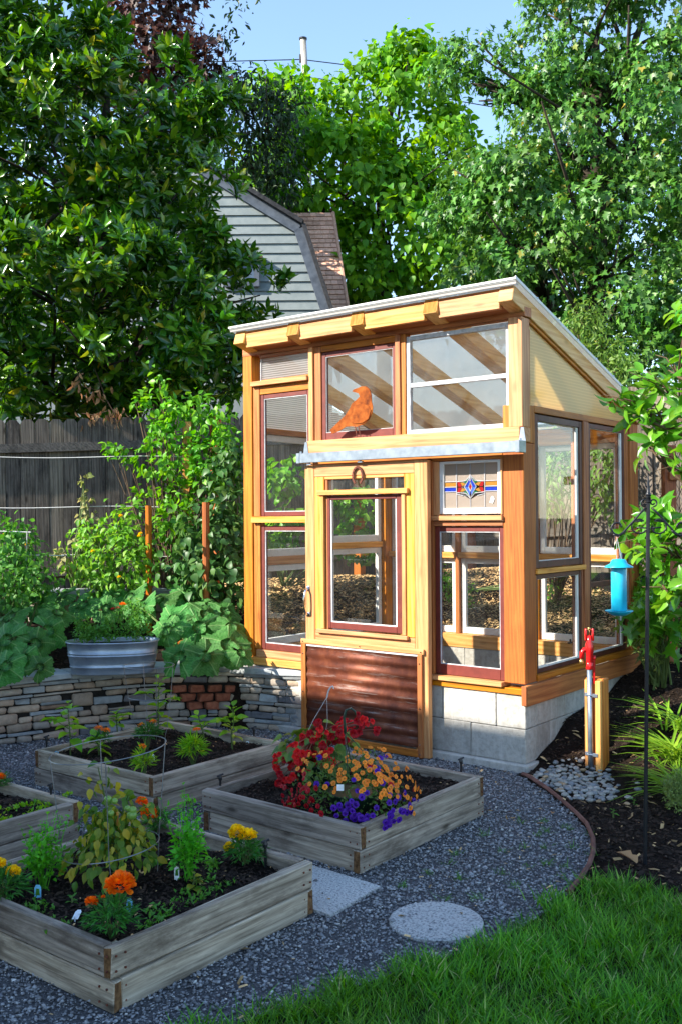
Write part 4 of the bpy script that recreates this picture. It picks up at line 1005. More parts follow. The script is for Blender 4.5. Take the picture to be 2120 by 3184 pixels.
# ------------------------------------------------------------------ raised beds
def bed(key, label, Hc=.108, soilz=.165):
    x0, x1, y0, y1 = BEDS[key]; t = .042
    b0 = thing('raised_bed', label, 'planter', ((x0+x1)/2, (y0+y1)/2, 0), 'raised beds of weathered planks')
    for c in range(2):
        z0 = c*Hc+.002; z1 = z0+Hc-.004; j = lambda a=.006: rnd.uniform(-a, a)
        flip = (c+ord(key)) % 2
        ex0, ex1 = (0, 0) if flip else (t, -t); ey0, ey1 = (t, -t) if flip else (0, 0)
        o = .008 if c else 0
        for (yy, sg_) in ((y0, 1), (y1, -1)):
            q0, q1 = sorted((yy+o*0, yy+sg_*t)); MB().box(x0+ex0+j(), x1+ex1+j(), q0+j(.003), q1, z0, z1, .004, 0, .0018, 1, 0).build('plank', [wgrey[0], endgrain], b0)
        for (xx, sg_) in ((x0, 1), (x1, -1)):
            q0, q1 = sorted((xx, xx+sg_*t)); MB().box(q0, q1+j(.003), y0+ey0+j(), y1+ey1+j(), z0, z1, .004, 0, .0018, 1, 1).build('plank', [wgrey[1], endgrain], b0)
    sc_ = MB()
    for c in range(2):
        for dz in (.028, .078):
            z_ = c*Hc+dz
            for (u_, v_) in ((x0+.021, y0), (x1-.021, y0), (x0+.06, y0), (x1-.06, y0)): sc_.box(u_-.0035, u_+.0035, v_-.004, v_+.002, z_-.0035, z_+.0035, .001)
            for (u_, v_) in ((x1, y0+.021), (x1, y1-.021), (x1, y1-.06), (x1, y0+.06)): sc_.box(u_-.002, u_+.004, v_-.0035, v_+.0035, z_-.0035, z_+.0035, .001)
    sc_.build('screws', rustd, b0)
    for (xx, yy) in ((x0+t, y0+t), (x1-t-.06, y0+t), (x0+t, y1-t-.06), (x1-t-.06, y1-t-.06)):
        MB().box(xx+.001, xx+.06, yy+.001, yy+.06, .0, 2*Hc-.03, .003).build('corner_block', wgrey[2], b0)
    n = 44; gx, gy = np.meshgrid(np.linspace(x0+t-.005, x1-t+.005, n), np.linspace(y0+t-.005, y1-t+.005, n))
    gz = soilz+lumps(gx*2.2, gy*2.2, .007)+rng.normal(0, .004, gx.shape)
    i = (np.arange(n-1)[:, None]*n+np.arange(n-1)[None]).ravel()
    so = link('soil', np_mesh('soil', np.stack([gx.ravel(), gy.ravel(), gz.ravel()], 1), np.stack([i, i+1, i+1+n, i+n], 1), bedsoil, True), b0)
    m = 5200; x = rng.uniform(x0+t, x1-t, m); y = rng.uniform(y0+t, y1-t, m); z = soilz+lumps(x*2.2, y*2.2, .007)+.006
    chips('bark_chips', x, y, z, chipd, (.015, .0055, .004), ord(key), b0)
    k = rng.random(m) < .012; chips('pale_specks', x[k], y[k], z[k]+.004, chipl, (.010, .005, .003), ord(key)+1, b0)
    return b0
bed('A', 'weathered plank raised bed nearest the viewer, with the wire-caged yellowing tomato')
bed('B', 'weathered plank raised bed before the greenhouse, holding red and orange flower baskets')
bed('C', 'weathered plank raised bed with peppers standing before the stone wall')
bed('D', 'weathered plank raised bed with rows of seedlings, cut off by the left edge')
SZ = .168
def stake(px, py, z=SZ, h=.11):
    p = on_z(px, py, z); return p
for i, (px, py, lab) in enumerate(((826, 2690, 'black drip irrigation stake behind the yellow marigolds of the nearest bed'), (686, 2470, 'black drip irrigation stake in the left corner of the flower basket bed'),
                    (1432, 2415, 'black drip irrigation stake in the right corner of the flower basket bed'), (146, 2340, 'black drip irrigation stake in the left corner of the pepper bed'),
                    (791, 2310, 'black drip irrigation stake in the right corner of the pepper bed'), (160, 2500, 'black drip irrigation stake in the seedling bed at the left edge'))):
    p = on_z(px, py, SZ); t = thing('drip_stake', lab, 'drip stake', p, 'drip irrigation stakes')
    part('tube', plasticb, t, lambda b: b.tube([p+[0, 0, -.03], p+[0, 0, .10]], .006, 6)); part('emitter', plasticb, t, lambda b: (b.lathe(p+[0, 0, .075], [(.010, 0), (.011, .012), (.006, .03)], 8), b.tube([p+[-.012, -.012, .095], p+[.014, .01, .108]], .005, 5)))

# ------------------------------------------------------------------ plant tags
def ptag(px, py, lab, m, w=.022, h=.055, z=SZ, lie=0):
    p = on_z(px, py, z); t = thing('plant_tag', lab, 'plant tag', p, 'plant tags in the beds')
    A = nrm(np.array([CR[0], CR[1], 0])); Z = np.array([0, 0, 1.0]) if not lie else nrm(np.array([CD[0], CD[1], .15])); N = np.cross(A, Z)
    poly = [(-w/2, 0), (w/2, 0), (w/2, h*.8), (w*.25, h), (-w*.25, h), (-w/2, h*.8)]
    MB().prism(poly, p+[0, 0, .004], A, Z, N, .0012).build('card', m, t)
    if not lie: MB().prism([(-w*.32, h*.3), (w*.32, h*.3), (w*.2, h*.75), (-w*.2, h*.75)], p+[0, 0, .004]-N*.0016*(1 if N @ CD > 0 else -1), A, Z, N, .0012).build('printed_picture', L_herb, t)
    MB().prism([(-w*.12, -.04), (w*.12, -.04), (w*.12, .006), (-w*.12, .006)], p+[0, 0, .004], A, Z if not lie else np.array([0, 0, 1.0]), N, .0011).build('spike', m, t)
ptag(119, 2800, 'pale blue rounded plant tag beneath the left feathery parsley', tagb, .026, .056)
ptag(234, 2862, 'white plant tag lying flat on the soil of the nearest bed', tagw, .022, .062, SZ+.006, 1)
ptag(404, 2840, 'blue plant tag behind the orange marigold of the nearest bed', tagb, .022, .05)
ptag(551, 2738, 'white plant tag beside the right feathery parsley', tagw, .02, .055)
ptag(376, 2748, 'pale blue plant tag at the foot of the caged tomato', tagb, .026, .035)
ptag(474, 2372, 'white picture tag at the front of the pepper bed', tagw, .03, .05)
ptag(771, 2318, 'small white tag at the right corner of the pepper bed', tagw, .02, .024)
ptag(178, 2352, 'pale blue tag at the left corner of the pepper bed', tagb, .026, .03)

# ------------------------------------------------------------------ galvanised tub
tb = on_z(340, 2098, .478); TA = math.atan2(.80, .60)-.12
tub_c = tb+nrm(np.array([CD[0], CD[1], 0]))*.13+np.array([.0, 0, .0])
tubt = thing('galvanised_tub', 'oval galvanised steel tub of herbs standing on the stone wall', 'tub', tub_c)
def oval(prof, n=48, sx=.30, sy=.155):
    V = []; F = []; ca, sa = cos(TA), sin(TA)
    for (k, z) in prof:
        for i in range(n):
            w = 2*pi*i/n; e = 2.6; x = np.sign(cos(w))*abs(cos(w))**(2/e)*(sx+k); y = np.sign(sin(w))*abs(sin(w))**(2/e)*(sy+k)
            V.append((tub_c[0]+x*ca-y*sa, tub_c[1]+x*sa+y*ca, tub_c[2]+z))
    for j in range(len(prof)-1):
        for i in range(n): F.append((j*n+i, j*n+(i+1) % n, (j+1)*n+(i+1) % n, (j+1)*n+i))
    return V, F, n
prof = [(0, 0), (0, .006), (.004, .02), (.010, .052), (.016, .056), (.010, .060), (.014, .080), (.022, .132), (.029, .136), (.029, .140), (.023, .144), (.024, .150), (.031, .154), (.025, .159), (.033, .225), (.042, .230), (.043, .238), (.036, .240), (.030, .225), (.024, .19)]
V, F, nn = oval(prof); b = MB().add(V, F); b.F.append(tuple(range(nn-1, -1, -1))); b.M.append(0); b.build('tub_wall', tubm, tubt, True)
V, F, nn = oval([(.024, .205)]); MB().add(V, [tuple(range(nn))]).build('potting_soil', bedsoil, tubt)

# ------------------------------------------------------------------ yard hydrant and post
hb = np.array([.345, .205, .012]); hy = thing('yard_hydrant', 'red headed yard hydrant on a galvanised pipe among pebbles', 'hydrant', hb)
part('pipe', galv, hy, lambda b: b.tube([hb+[0, 0, -.03], hb+[-.006, 0, .66]], .0165, 14), True)
tp = hb+np.array([-.006, 0, .66])
def hyhead(b):
    b.lathe(tp, [(.021, -.012), (.023, -.008), (.023, .028), (.021, .03), (.022, .034), (.021, .075), (.027, .10), (.026, .135), (.018, .165), (.016, .20)], 16)
    for s in (-1, 1): b.obox(tp+[CR[0]*s*.022, CR[1]*s*.022, .205], np.array([[CR[0], CR[1], 0], [-CR[1], CR[0], 0], [0, 0, 1]]), (.006, .012, .038), .003)
    b.tube([tp+[-CR[0]*.01, -CR[1]*.01, .10], tp+[-CR[0]*.035, -CR[1]*.035, .112], tp+[-CR[0]*.046, -CR[1]*.046, .095], tp+[-CR[0]*.050, -CR[1]*.050, .055]], [.016, .016, .015, .013], 10)
    b.tube([tp+[CR[0]*.02, CR[1]*.02, .06], tp+[CR[0]*.038, CR[1]*.038, .06]], .014, 8)
part('head', redpl, hy, hyhead, True)
R3 = np.array([CR[0], CR[1], 0])
part('spout', brass, hy, lambda b: b.lathe(tp-R3*.050+[0, 0, .025], [(.012, 0), (.0145, .002), (.0145, .02), (.011, .022), (.011, .034)], 8), True)
part('lever', redpl, hy, lambda b: (b.tube([tp+R3*.028+[0, 0, .05], tp+R3*.030+[0, -.004, -.02], tp+R3*.030+[0, -.006, -.10]], [.010, .008, .007], 6)))
part('plunger', brass, hy, lambda b: (b.tube([tp+[0, 0, .19], tp+[0, 0, .25]], .005, 8), b.lathe(tp+[0, 0, .235], [(.009, 0), (.009, .012), (.004, .016)], 8), b.tube([tp-R3*.024+[0, 0, .236], tp+R3*.024+[0, 0, .236]], .005, 6)), True)
ps = thing('hydrant_post', 'cedar post with a batten that braces the hydrant pipe', 'post', (.36, .29, .0))
bpart('post', cedar[2], ps, .300, .418, .228, .318, -.05, .602, ch=.006)
bpart('batten', pine[2], ps, .378, .412, .196, .2275, -.03, .592, ch=.003); bpart('batten', pine[2], ps, .302, .322, .2100, .2275, -.03, .592, ch=.003)
for z in (.13, .50):
    part('pipe_strap', galv, ps, lambda b: (b.tube([(.325, .204, z), (.327, .19, z), (.342, .184, z), (.357, .19, z), (.362, .204, z)], .0045, 6), b.box(.362, .396, .191, .1955, z-.011, z+.011, .001), b.box(.306, .327, .2045, .2095, z-.011, z+.011, .001)))

# ------------------------------------------------------------------ shepherd's hook and feeder
pbz = np.array([1.198, -1.125, 0]); pt = at(2014, 1530, depth_of(pbz)); hk = thing('shepherd_hook', 'black iron plant hanger pole with two scrolled arms', 'plant hanger', pbz)
def bar(b, pts, w): b.tube(pts, w, 4)
part('pole', iron, hk, lambda b: b.tube([pbz+[0, 0, -.15], pt], .0095, 8))
dp = depth_of(pbz)
def scr(pts): return [at(x, y, dp) for x, y in pts]
def spiral(cx_, cy_, r0, r1, a0_, a1_, n=22):
    return [(cx_+(r0+(r1-r0)*t)*cos(a0_+(a1_-a0_)*t), cy_+(r0+(r1-r0)*t)*sin(a0_+(a1_-a0_)*t)) for t in np.linspace(0, 1, n)]
px0 = 2016
for s in (-1, 1):
    def arm(b):
        o = spiral(px0+s*100, 1642, 9, 24, 0 if s > 0 else pi, (-1.5*2*pi*0+ (pi*1.85))*(1) if s > 0 else pi-(pi*1.85))
        main = [(px0+s*108, 1665), (px0+s*85, 1655), (px0+s*55, 1622), (px0+s*30, 1595), (px0+s*10, 1575)]
        hook = spiral(px0+s*97, 1640, 10, 27, pi/2*0+(0 if s < 0 else pi), (0 if s < 0 else pi)+s*-1*(-2*pi*.95)) 
        e = np.array(hook[-1]); b.tube(scr([tuple(h_) for h_ in hook]), .0048, 6)
        b.tube(scr([(px0+s*112, 1662), (px0+s*97, 1667), (px0+s*80, 1655), (px0+s*50, 1622), (px0+s*28, 1597), (px0+s*8, 1578)]), .0048, 6)
        b.tube(scr([(px0+s*50, 1622)]+[(px0+s*30-s*24*cos(t)*(-1), 1637+22*sin(t)) for t in np.linspace(-2.2, 2.9, 16)]+[(px0+s*38, 1640)]), .0042, 6)
        b.tube(scr(spiral(px0+s*13, 1563, 13, 4, pi/2, pi/2-s*2*pi*1.2)), .0038, 6)
    part('arm', iron, hk, arm, True)
part('finial', iron, hk, lambda b: (b.lathe(pt, [(.012, -.05), (.013, -.045), (.009, -.02), (.013, -.018), (.013, -.008), (.008, .0), (.0085, .02), (.003, .06), (.001, .085)], 8), [b.tube([pt+[0, 0, .015], pt+R3*s*.014+[0, 0, .03], pt+R3*s*.017+[0, 0, .038]], [.004, .003, .001], 5) for s in (-1, 1)]), True)
hkp = at(px0-100, 1667, dp); fz = at(1922, 1738, dp); fc = np.array([fz[0], fz[1], 0])
fdr = thing('bird_feeder', 'turquoise tube bird feeder hanging from the black iron hook', 'bird feeder', (fc[0], fc[1], 1.155))
part('roof', teal, fdr, lambda b: b.lathe(fc+[0, 0, 1.386], [(.066, -.006), (.066, -.003), (.040, .012), (.034, .026), (.028, .032), (.003, .034)], 28), True)
part('tube', teal, fdr, lambda b: b.lathe(fc+[0, 0, 1.178], [(.034, 0), (.036, .004), (.036, .20), (.034, .204)], 28), True)
part('seed_window', glass_d, fdr, lambda b: b.obox(fc+[CR[0]*.034-CD[0]*.016, CR[1]*.034-CD[1]*.016, 1.285], np.array([[CR[0], CR[1], 0], [-CR[1], CR[0], 0], [0, 0, 1]]), (.005, .010, .07), .001))
part('tray', teal, fdr, lambda b: b.lathe(fc+[0, 0, 1.158], [(.030, -.002), (.034, .0), (.063, .018), (.064, .022), (.036, .019)], 28), True)
part('hanger_wire', wirew, fdr, lambda b: (b.tube([hkp, fc+R3*.012+[0, 0, 1.418]], .0014, 4), b.tube([hkp+[0, 0, -.0], fc-R3*.010+[0, 0, 1.418]], .0014, 4)))
lf = on_z(2000, 2695, .012)
t = tag(link('fallen_leaf', np_mesh('fallen_leaf', leaf_strip(.30, [(0, .2), (.2, .9), (.4, .6), (.6, 1), (.8, .45), (1, .05)], .35, .18, .006)[0]*.115, leaf_strip(.30, [(0, .2), (.2, .9), (.4, .6), (.6, 1), (.8, .45), (1, .05)], .35, .18, .006)[1], L_dry), None, None, Matrix.Translation(lf+np.array([-.03, -.01, .012])) @ Matrix.Rotation(1.3, 4, 'Z') @ Matrix.Rotation(.35, 4, 'X')), 'curled dry brown leaf at the foot of the hanger pole', 'leaf')
for (px, py, s, a, lab) in ((1715, 2530, .06, .4, 'pale dry leaf lying on the gravel beside the brown edging'), (1690, 2560, .045, 1.9, 'small dry leaf lying on the gravel below the paler one')):
    p = on_z(px, py, .012); tag(link('fallen_leaf', np_mesh('fallen_leaf', LANCE[0]*s, LANCE[1], L_dry), None, None, Matrix.Translation(p) @ Matrix.Rotation(a, 4, 'Z') @ Matrix.Rotation(.2, 4, 'Y')), lab, 'leaf')

# ------------------------------------------------------------------ board fences
def fence(name, label, A, B, zA, zB, h=1.83, bw=.138, gap=.005, rails=(.25, 1.5), front=1, dog=True, posts=2.4, bm=fencew):
    A = np.array(A); B = np.array(B); Ln = np.linalg.norm(B-A); T2 = (B-A)/Ln; T = np.array([T2[0], T2[1], 0]); N = np.array([T2[1], -T2[0], 0])*front; Z = np.array([0, 0, 1.0])
    f = thing(name, label, 'fence', (*((A+B)/2), (zA+zB)/2)); n = int(Ln/bw)
    for i in range(n):
        s = (i+.5)*bw; zb = zA+(zB-zA)*s/Ln; hh = h+rnd.uniform(-.004, .004); w = bw-gap; d = .022
        poly = [(-w/2, -.05), (w/2, -.05), (w/2, hh-.04), (w/2-.032, hh), (-w/2+.032, hh), (-w/2, hh-.04)] if dog else [(-w/2, -.05), (w/2, -.05), (w/2, hh), (-w/2, hh)]
        O = np.array([*(A+T2*s), zb])+N*rnd.uniform(-.003, .001)
        MB().prism(poly, O, T, Z, N, .0175).build('board', bm, f)
        MB().prism([(-w/2, -.05), (w/2, -.05), (w/2, hh-.10), (-w/2, hh-.10)], O+T*bw/2-N*.030, T, Z, N, .016).build('back_board', bm, f)
    for zr in rails:
        O = np.array([*A, 0]); p = [(0, zA+zr), (Ln, zB+zr), (Ln, zB+zr+.088), (0, zA+zr+.088)]
        MB().prism(p, O+N*.0235, T, Z, N, .038).build('rail', fencer, f)
    return f, T, N
pL = FP1-FDIR*1.6; pC = FP1+FDIR*4.35; pR = np.array([-.62, pC[1]+.05])
fe, FT, FNv = fence('board_fence', 'long dark weathered dog-eared board fence behind the garden on the left', pL, pC, .74, 1.0)
fence('board_fence', 'short sunlit board fence seen through the windows behind the greenhouse', pC, pR, 1.0, 1.12, 1.83, rails=(.35, 1.5))
for s in (3.05, 4.6, 5.9):
    p = pL+FDIR*s; bpart('post', redced, fe, p[0]-.045+FN[0]*.075, p[0]+.045+FN[0]*.075, p[1]-.045+FN[1]*.075, p[1]+.045+FN[1]*.075, .6, 2.70)
pE = at(2420, 1600, 7.8)[:2]
fr, RT, RN = fence('side_fence', 'shaded board fence running along the right side behind the wire trellis', pR, pE, 1.12, .75, 1.8, rails=(.3, 1.55), front=1, dog=False)
# wire trellis on the side fence
wt = thing('wire_trellis', 'black diamond wire trellis before the shaded side fence', 'trellis', (*((pR+pE)/2), .9)); Lr = np.linalg.norm(pE-pR)
def trel(b):
    for k in range(-9, int(Lr/.18)+1):
        for s_ in (-1, 1):
            us = [u for u in np.linspace(0, 1, 32) if 0 <= k*.18+(u*1.55 if s_ > 0 else (1-u)*1.55) <= Lr]
            if len(us) < 3: continue
            (xa, za), (xb, zb) = [(k*.18+(u*1.55 if s_ > 0 else (1-u)*1.55), .95+u*1.55) for u in (us[0], us[-1])]
            b.tube([np.array([*pR, 0])+RT*xa+RN*.07+[0, 0, za], np.array([*pR, 0])+RT*xb+RN*.07+[0, 0, zb]], .004, 4)
part('wires', iron, wt, trel)
# cedar arbour timbers at the right edge
ab = at(2079, 1700, 7.6); ar = thing('cedar_arbour', 'orange cedar post and cross beam behind the large leaves at the right edge', 'arbour', (ab[0], ab[1], height(ab[0], ab[1])))
U2 = np.array([[CR[0], CR[1], 0], [CD[0], CD[1], 0], [0, 0, 1]]); U2[1] = nrm(U2[1]); U2[0] = nrm(U2[0])
za = float(height(ab[0], ab[1])); zt = at(2079, 1385, 7.6)[2]
MB().obox((ab[0], ab[1], (za+zt)/2), U2, (.045, .045, (zt-za)/2), .004).build('post', redced, ar)
q_ = at(2079, 1480, 7.6); MB().obox(q_+U2[0]*.30-U2[1]*.05, U2, (.32, .02, .035), .004).build('beam', cedar[0], ar)
MB().obox(at(2115, 1400, 7.6)+U2[0]*.1, U2, (.02, .02, .55), .004).build('slat', cedar[2], ar)

# ------------------------------------------------------------------ stakes, wires and posts on the terrace
def stakeobj(px, py0, py1, d, r, lab, m=cedar[2], square=False):
    a = at(px, py0, d); b_ = at(px+3, py1, d); b_ = np.array([a[0], a[1], min(b_[2], float(height(a[0], a[1])))-.05]); t = thing('garden_stake', lab, 'stake', b_, None)
    if square: MB().obox((a+b_)/2, U2, (r, r, (a[2]-b_[2])/2), .004).build('shaft', m, t)
    else: MB().tube([b_, a], r, 8).build('shaft', m, t)
    return a
stakeobj(463, 1572, 1830, 8.5, .027, 'round wooden stake with a cut top left of the apple trellis', redced)
stakeobj(641, 1562, 1860, 8.2, .030, 'round wooden stake before the bean leaves near the greenhouse', redced)
stakeobj(584, 1312, 1850, 9.0, .040, 'square pale post among the apple leaves', pine[2], True)
for i, (py, lab) in enumerate(((1421, 'highest of the pale trellis wires across the dark fence'), (1577, 'middle pale trellis wire across the dark fence'), (1728, 'lowest pale trellis wire, just above the border'))):
    pts = [at(-300+i*3, py-2, 8.9)]+[at(px, py+3*sin(px/97+i), 8.95) for px in range(-200, 560, 60)]+[at(584, py, 9.0)]
    tag(MB().tube(pts, .004, 5).build('trellis_wire', wirew), lab, 'wire', 'trellis wires')

# ------------------------------------------------------------------ unseen house inferred from the foreground shade, sized and trimmed to cast it
oh = thing('house', 'pale two storey house behind the viewpoint, unseen and sized to shade the foreground', 'house', (-6, -12, 0))
slope = math.tan(SUN_EL)/SUN_AZ[1]; EY = -8.2; EH = .27+slope*(-EY)
bpart('wall', siding, oh, -11.5, -.4, EY-8, EY-.4, -.2, EH-.2, ch=.02)
MB().prism([(EY, EH-.12), (EY, EH), (EY-4.2, EH+2.4), (EY-8.8, EH), (EY-8.8, EH-.12)], (-12, 0, 0), (0, 1, 0), (0, 0, 1), (1, 0, 0), 12.1).build('roof', roofd, oh)
for x in (-10, -6, -2.5):
    for z in (1.2, 4.0):
        w_ = bpart('window', whitepaint, oh, x, x+1.4, EY-.42, EY-.36, z, z+1.3); bpart('pane', plain('dark_pane', (.04, .05, .06), .05), w_, x+.08, x+1.32, EY-.359, EY-.352, z+.08, z+1.22)

# ------------------------------------------------------------------ gambrel house beyond the fence
HD = 17.0
hs2 = thing('gambrel_house', 'grey sided gambrel house with a tan shingled wing behind the laurel', 'house', at(850, 1500, HD)*np.array([1, 1, 0])+np.array([0, 0, .5]))
HR = nrm(np.array([CR[0], CR[1], 0])); HF = nrm(np.array([CD[0], CD[1], 0])); HO = at(850, 950, HD)
def hp2(px, py, d=0.0): return at(px, py, HD+d)
def loc2(px, py): v = at(px, py, HD)-HO; return (float(v @ HR), float(v[2]))
ridge = loc2(700, 560); brk = loc2(930, 715); eav = loc2(1025, 985); base = loc2(1030, 1450)
rx = ridge[0]-1.1; ap = (rx, ridge[1]+.62)
gable = [(2*rx-base[0], base[1]), (base[0]-.05, base[1]), (eav[0], eav[1]), brk, ap, (2*rx-brk[0], brk[1]), (2*rx-eav[0], eav[1])]
def gx_at(z):   # half outline of the gable to the right
    zs = [base[1], eav[1], brk[1], ap[1]]; xs_ = [eav[0], eav[0], brk[0], ap[0]]; return float(np.interp(z, zs, xs_))
MB().prism(gable, HO+HF*.04, HR, (0, 0, 1), HF, 6.0).build('wall', siding, hs2)
z = eav[1]-1.2; bh = .165
while z < ap[1]-.05:
    xr0, xr1 = gx_at(z)-.03, gx_at(min(z+bh, ap[1]))-.03; xl0, xl1 = 2*rx-xr0, 2*rx-xr1
    O = HO-HF*.02; V = []
    for (x_, z_, o) in ((xl0, z, -.012), (xr0, z, -.012), (xr1, z+bh-.004, .012), (xl1, z+bh-.004, .012)): V.append(O+HR*x_+HF*o+[0, 0, z_])
    V += [v+HF*.022 for v in V]
    MB().add(V, [(0, 1, 2, 3), (7, 6, 5, 4), (0, 4, 5, 1), (1, 5, 6, 2), (2, 6, 7, 3), (3, 7, 4, 0)]).build('siding_board', siding, hs2); z += bh
def board(name, p, q, w, m, off=-.10, th=.10):
    p = np.array(p); q = np.array(q); d = nrm(q-p); n_ = np.array([d[1], -d[0]])
    MB().prism([tuple(p-n_*w/2), tuple(q-n_*w/2), tuple(q+n_*w/2), tuple(p+n_*w/2)], HO+HF*off, HR, (0, 0, 1), HF, th).build(name, m, hs2)
for s in (1, -1):
    f_ = (lambda p: p) if s > 0 else (lambda p: (2*rx-p[0], p[1]))
    board('rake_board', f_(ap), f_(brk), .17, trimb); board('rake_board', f_(brk), f_((eav[0]+.06, eav[1]-.3)), .17, trimb)
    board('roof_edge', f_((ap[0]+.03, ap[1]+.10)), f_((brk[0]+.07, brk[1]+.09)), .07, roofd, -.22, 6.3); board('roof_edge', f_((brk[0]+.09, brk[1]+.05)), f_((eav[0]+.16, eav[1]-.3)), .07, roofd, -.20, 6.3)
wl, wh = loc2(700, 880), loc2(808, 808)
wn_ = MB()
for (a, b_, c_, d_) in ((wl[0], wh[0], wh[1]-.10, wh[1]), (wl[0], wl[0]+.09, wl[1], wh[1]-.10), (wh[0]-.09, wh[0], wl[1], wh[1]-.10), (wl[0], wh[0], wl[1]-.08, wl[1])):
    wn_.prism([(a, c_), (b_, c_), (b_, d_), (a, d_)], HO-HF*.09, HR, (0, 0, 1), HF, .06)
wn_ = wn_.build('window', trimb, hs2)
MB().prism([(wl[0]+.09, wl[1]), (wh[0]-.09, wl[1]), (wh[0]-.09, wh[1]-.1), (wl[0]+.09, wh[1]-.1)], HO-HF*.06, HR, (0, 0, 1), HF, .01).build('pane', plain('house_pane', (.10, .14, .2), .1), wn_)
MB().prism([(wl[0]-.05, wh[1]), (wh[0]+.06, wh[1]), (wh[0]+.06, wh[1]+.045), (wl[0]-.05, wh[1]+.045)], HO-HF*.14, HR, (0, 0, 1), HF, .12).build('hood', twig, wn_)
# wing roof slope in tan shingles, facing the viewer
WD = 1.2
q00, q10 = hp2(880, 662, WD+1.6), hp2(1036, 662, WD+1.6); q01, q11 = hp2(900, 1010, WD), hp2(1090, 1010, WD)
q00[2] = q10[2] = (q00[2]+q10[2])/2; q01[2] = q11[2] = (q01[2]+q11[2])/2
n_ = nrm(np.cross(q10-q00, q01-q00)); n_ = n_ if n_ @ CD < 0 else -n_
MB().add([q00-n_*.03, q10-n_*.03, q11-n_*.03, q01-n_*.03, q00-n_*.25, q10-n_*.25, q11-n_*.25, q01-n_*.25], [(0, 1, 2, 3), (4, 7, 6, 5), (0, 4, 5, 1), (1, 5, 6, 2), (2, 6, 7, 3), (3, 7, 4, 0)]).build('wing_roof', shinglem, hs2)
nr = 24; wing = bpy.data.objects[-1] if False else [o for o in hs2.children if o.name.startswith('wing_roof')][0]
for r_ in range(nr):
    t0, t1 = r_/nr, (r_+1)/nr; u = -rnd.uniform(0, .12)
    while u < 1:
        w_ = rnd.uniform(.10, .17); a, b_ = max(0, u), min(1, u+w_)
        if b_-a > .02:
            e = lambda uu, tt, o: (q00*(1-uu)+q10*uu)*(1-tt)+(q01*(1-uu)+q11*uu)*tt+n_*o
            g = .004; V = [e(a+g, t0, .004), e(b_-g, t0, .004), e(b_-g, t1-.004, .016), e(a+g, t1-.004, .016), e(a+g, t0, -.02), e(b_-g, t0, -.02), e(b_-g, t1-.004, -.004), e(a+g, t1-.004, -.004)]
            MB().add(V, [(0, 3, 2, 1), (4, 5, 6, 7), (0, 1, 5, 4), (1, 2, 6, 5), (2, 3, 7, 6), (3, 0, 4, 7)]).build('shingle', shinglem, wing)
        u += w_
MB().tube([q10+n_*.01, q11+n_*.01], .035, 6).build('verge', shinglem, hs2)
# utility pole and wires
UD = 38.0; up0 = at(958, 420, UD); up1 = at(943, 122, UD); ub = np.array([up0[0]+1.0*0, up0[1], .3])
upo = thing('utility_pole', 'weathered utility pole rising above the trees against the sky', 'utility pole', ub)
part('pole', polem, upo, lambda b: b.tube([ub, up0, up1], [.17, .14, .12], 12), True); part('cap', iron, upo, lambda b: b.lathe(up1, [(.15, -.02), (.16, .04), (.06, .08)], 12))
part('insulator', iron, upo, lambda b: (b.obox(at(935, 182, UD), U2, (.05, .05, .16), .02), b.obox(at(953, 258, UD), U2, (.10, .08, .26), .03)))
for (pts, lab) in ((((300, 198), (660, 192), (938, 185), (1160, 212), (1500, 258), (1900, 330)), 'upper dark power line from the pole across the sky'),
                   (((300, 246), (760, 240), (945, 238), (1200, 275), (1600, 345), (1900, 410)), 'lower dark power line from the pole into the maple')):
    tag(MB().tube([at(x, y, UD) for x, y in pts], .02, 5).build('power_line', iron), lab, 'power line')

# ------------------------------------------------------------------ trees
def crown_points(blobs, n, seed, inner=.3, back=.35, reject=.78, clump=None):
    """blobs: px, py, depth, rx px, ry px, rd metres -> points with outward normals on lumpy shells"""
    r = np.random.default_rng(seed); B = []
    for (px, py, d, rx_, ry_, rd) in blobs: B.append((at(px, py, d), np.array([rx_*d/CF, ry_*d/CF, rd])))
    A = np.stack([HR, np.array([0, 0, 1.0]), HF]); area = np.array([b[1][0]*b[1][1]+b[1][0]*b[1][2]+b[1][1]*b[1][2] for b in B]); cnt = (n*area/area.sum()).astype(int)+1
    PP = []; NN = []
    for (c, rr), k in zip(B, cnt):
        u = nrm(r.normal(0, 1, (k, 3))); ph = r.uniform(0, 6, 6)
        lump = 1+.13*np.sin(u[:, 0]*6+ph[0])*np.sin(u[:, 1]*5+ph[1])+.10*np.sin(u[:, 1]*11+ph[2]+u[:, 2]*7)+.07*np.sin(u[:, 0]*17+ph[3])
        f = np.where(r.random(k) < inner, r.uniform(.45, .85, k), 1-.16*r.random(k)**1.6)*lump
        p = c+(u*rr*f[:, None]) @ A; nn = nrm((u/rr) @ A)
        keep = (nn @ CD < .25) | (r.random(k) < back)
        for (c2, r2) in B:
            if c2 is c: continue
            q = ((p-c2) @ A.T)/(r2*reject); keep &= (q**2).sum(1) > 1
        PP.append(p[keep]); NN.append(nn[keep])
    P0, N0 = np.concatenate(PP), np.concatenate(NN)
    if clump:
        # gather the points into leaf clumps: bright tops, dark hollows between
        m = max(8, len(P0)//clump[1]); ci = r.choice(len(P0), m, replace=False); k = r.integers(0, m, len(P0)); k[:m] = np.arange(m)
        u = nrm(r.normal(0, 1, (len(P0), 3))+N0[ci][k]*.55+np.array([0, 0, .35])); rad = clump[0]*r.uniform(.6, 1.35, m)[k][:, None]
        P1 = P0[ci][k]+u*rad*np.array([1, 1, .62])*(1-.25*r.random((len(P0), 1))); N1 = nrm(u+N0[ci][k]*.4)
        deep = r.random(len(P0)) < .22; P1[deep] = P0[deep]-N0[deep]*.25; N1[deep] = N0[deep]
        P0, N0 = P1, N1
    return P0, N0, B
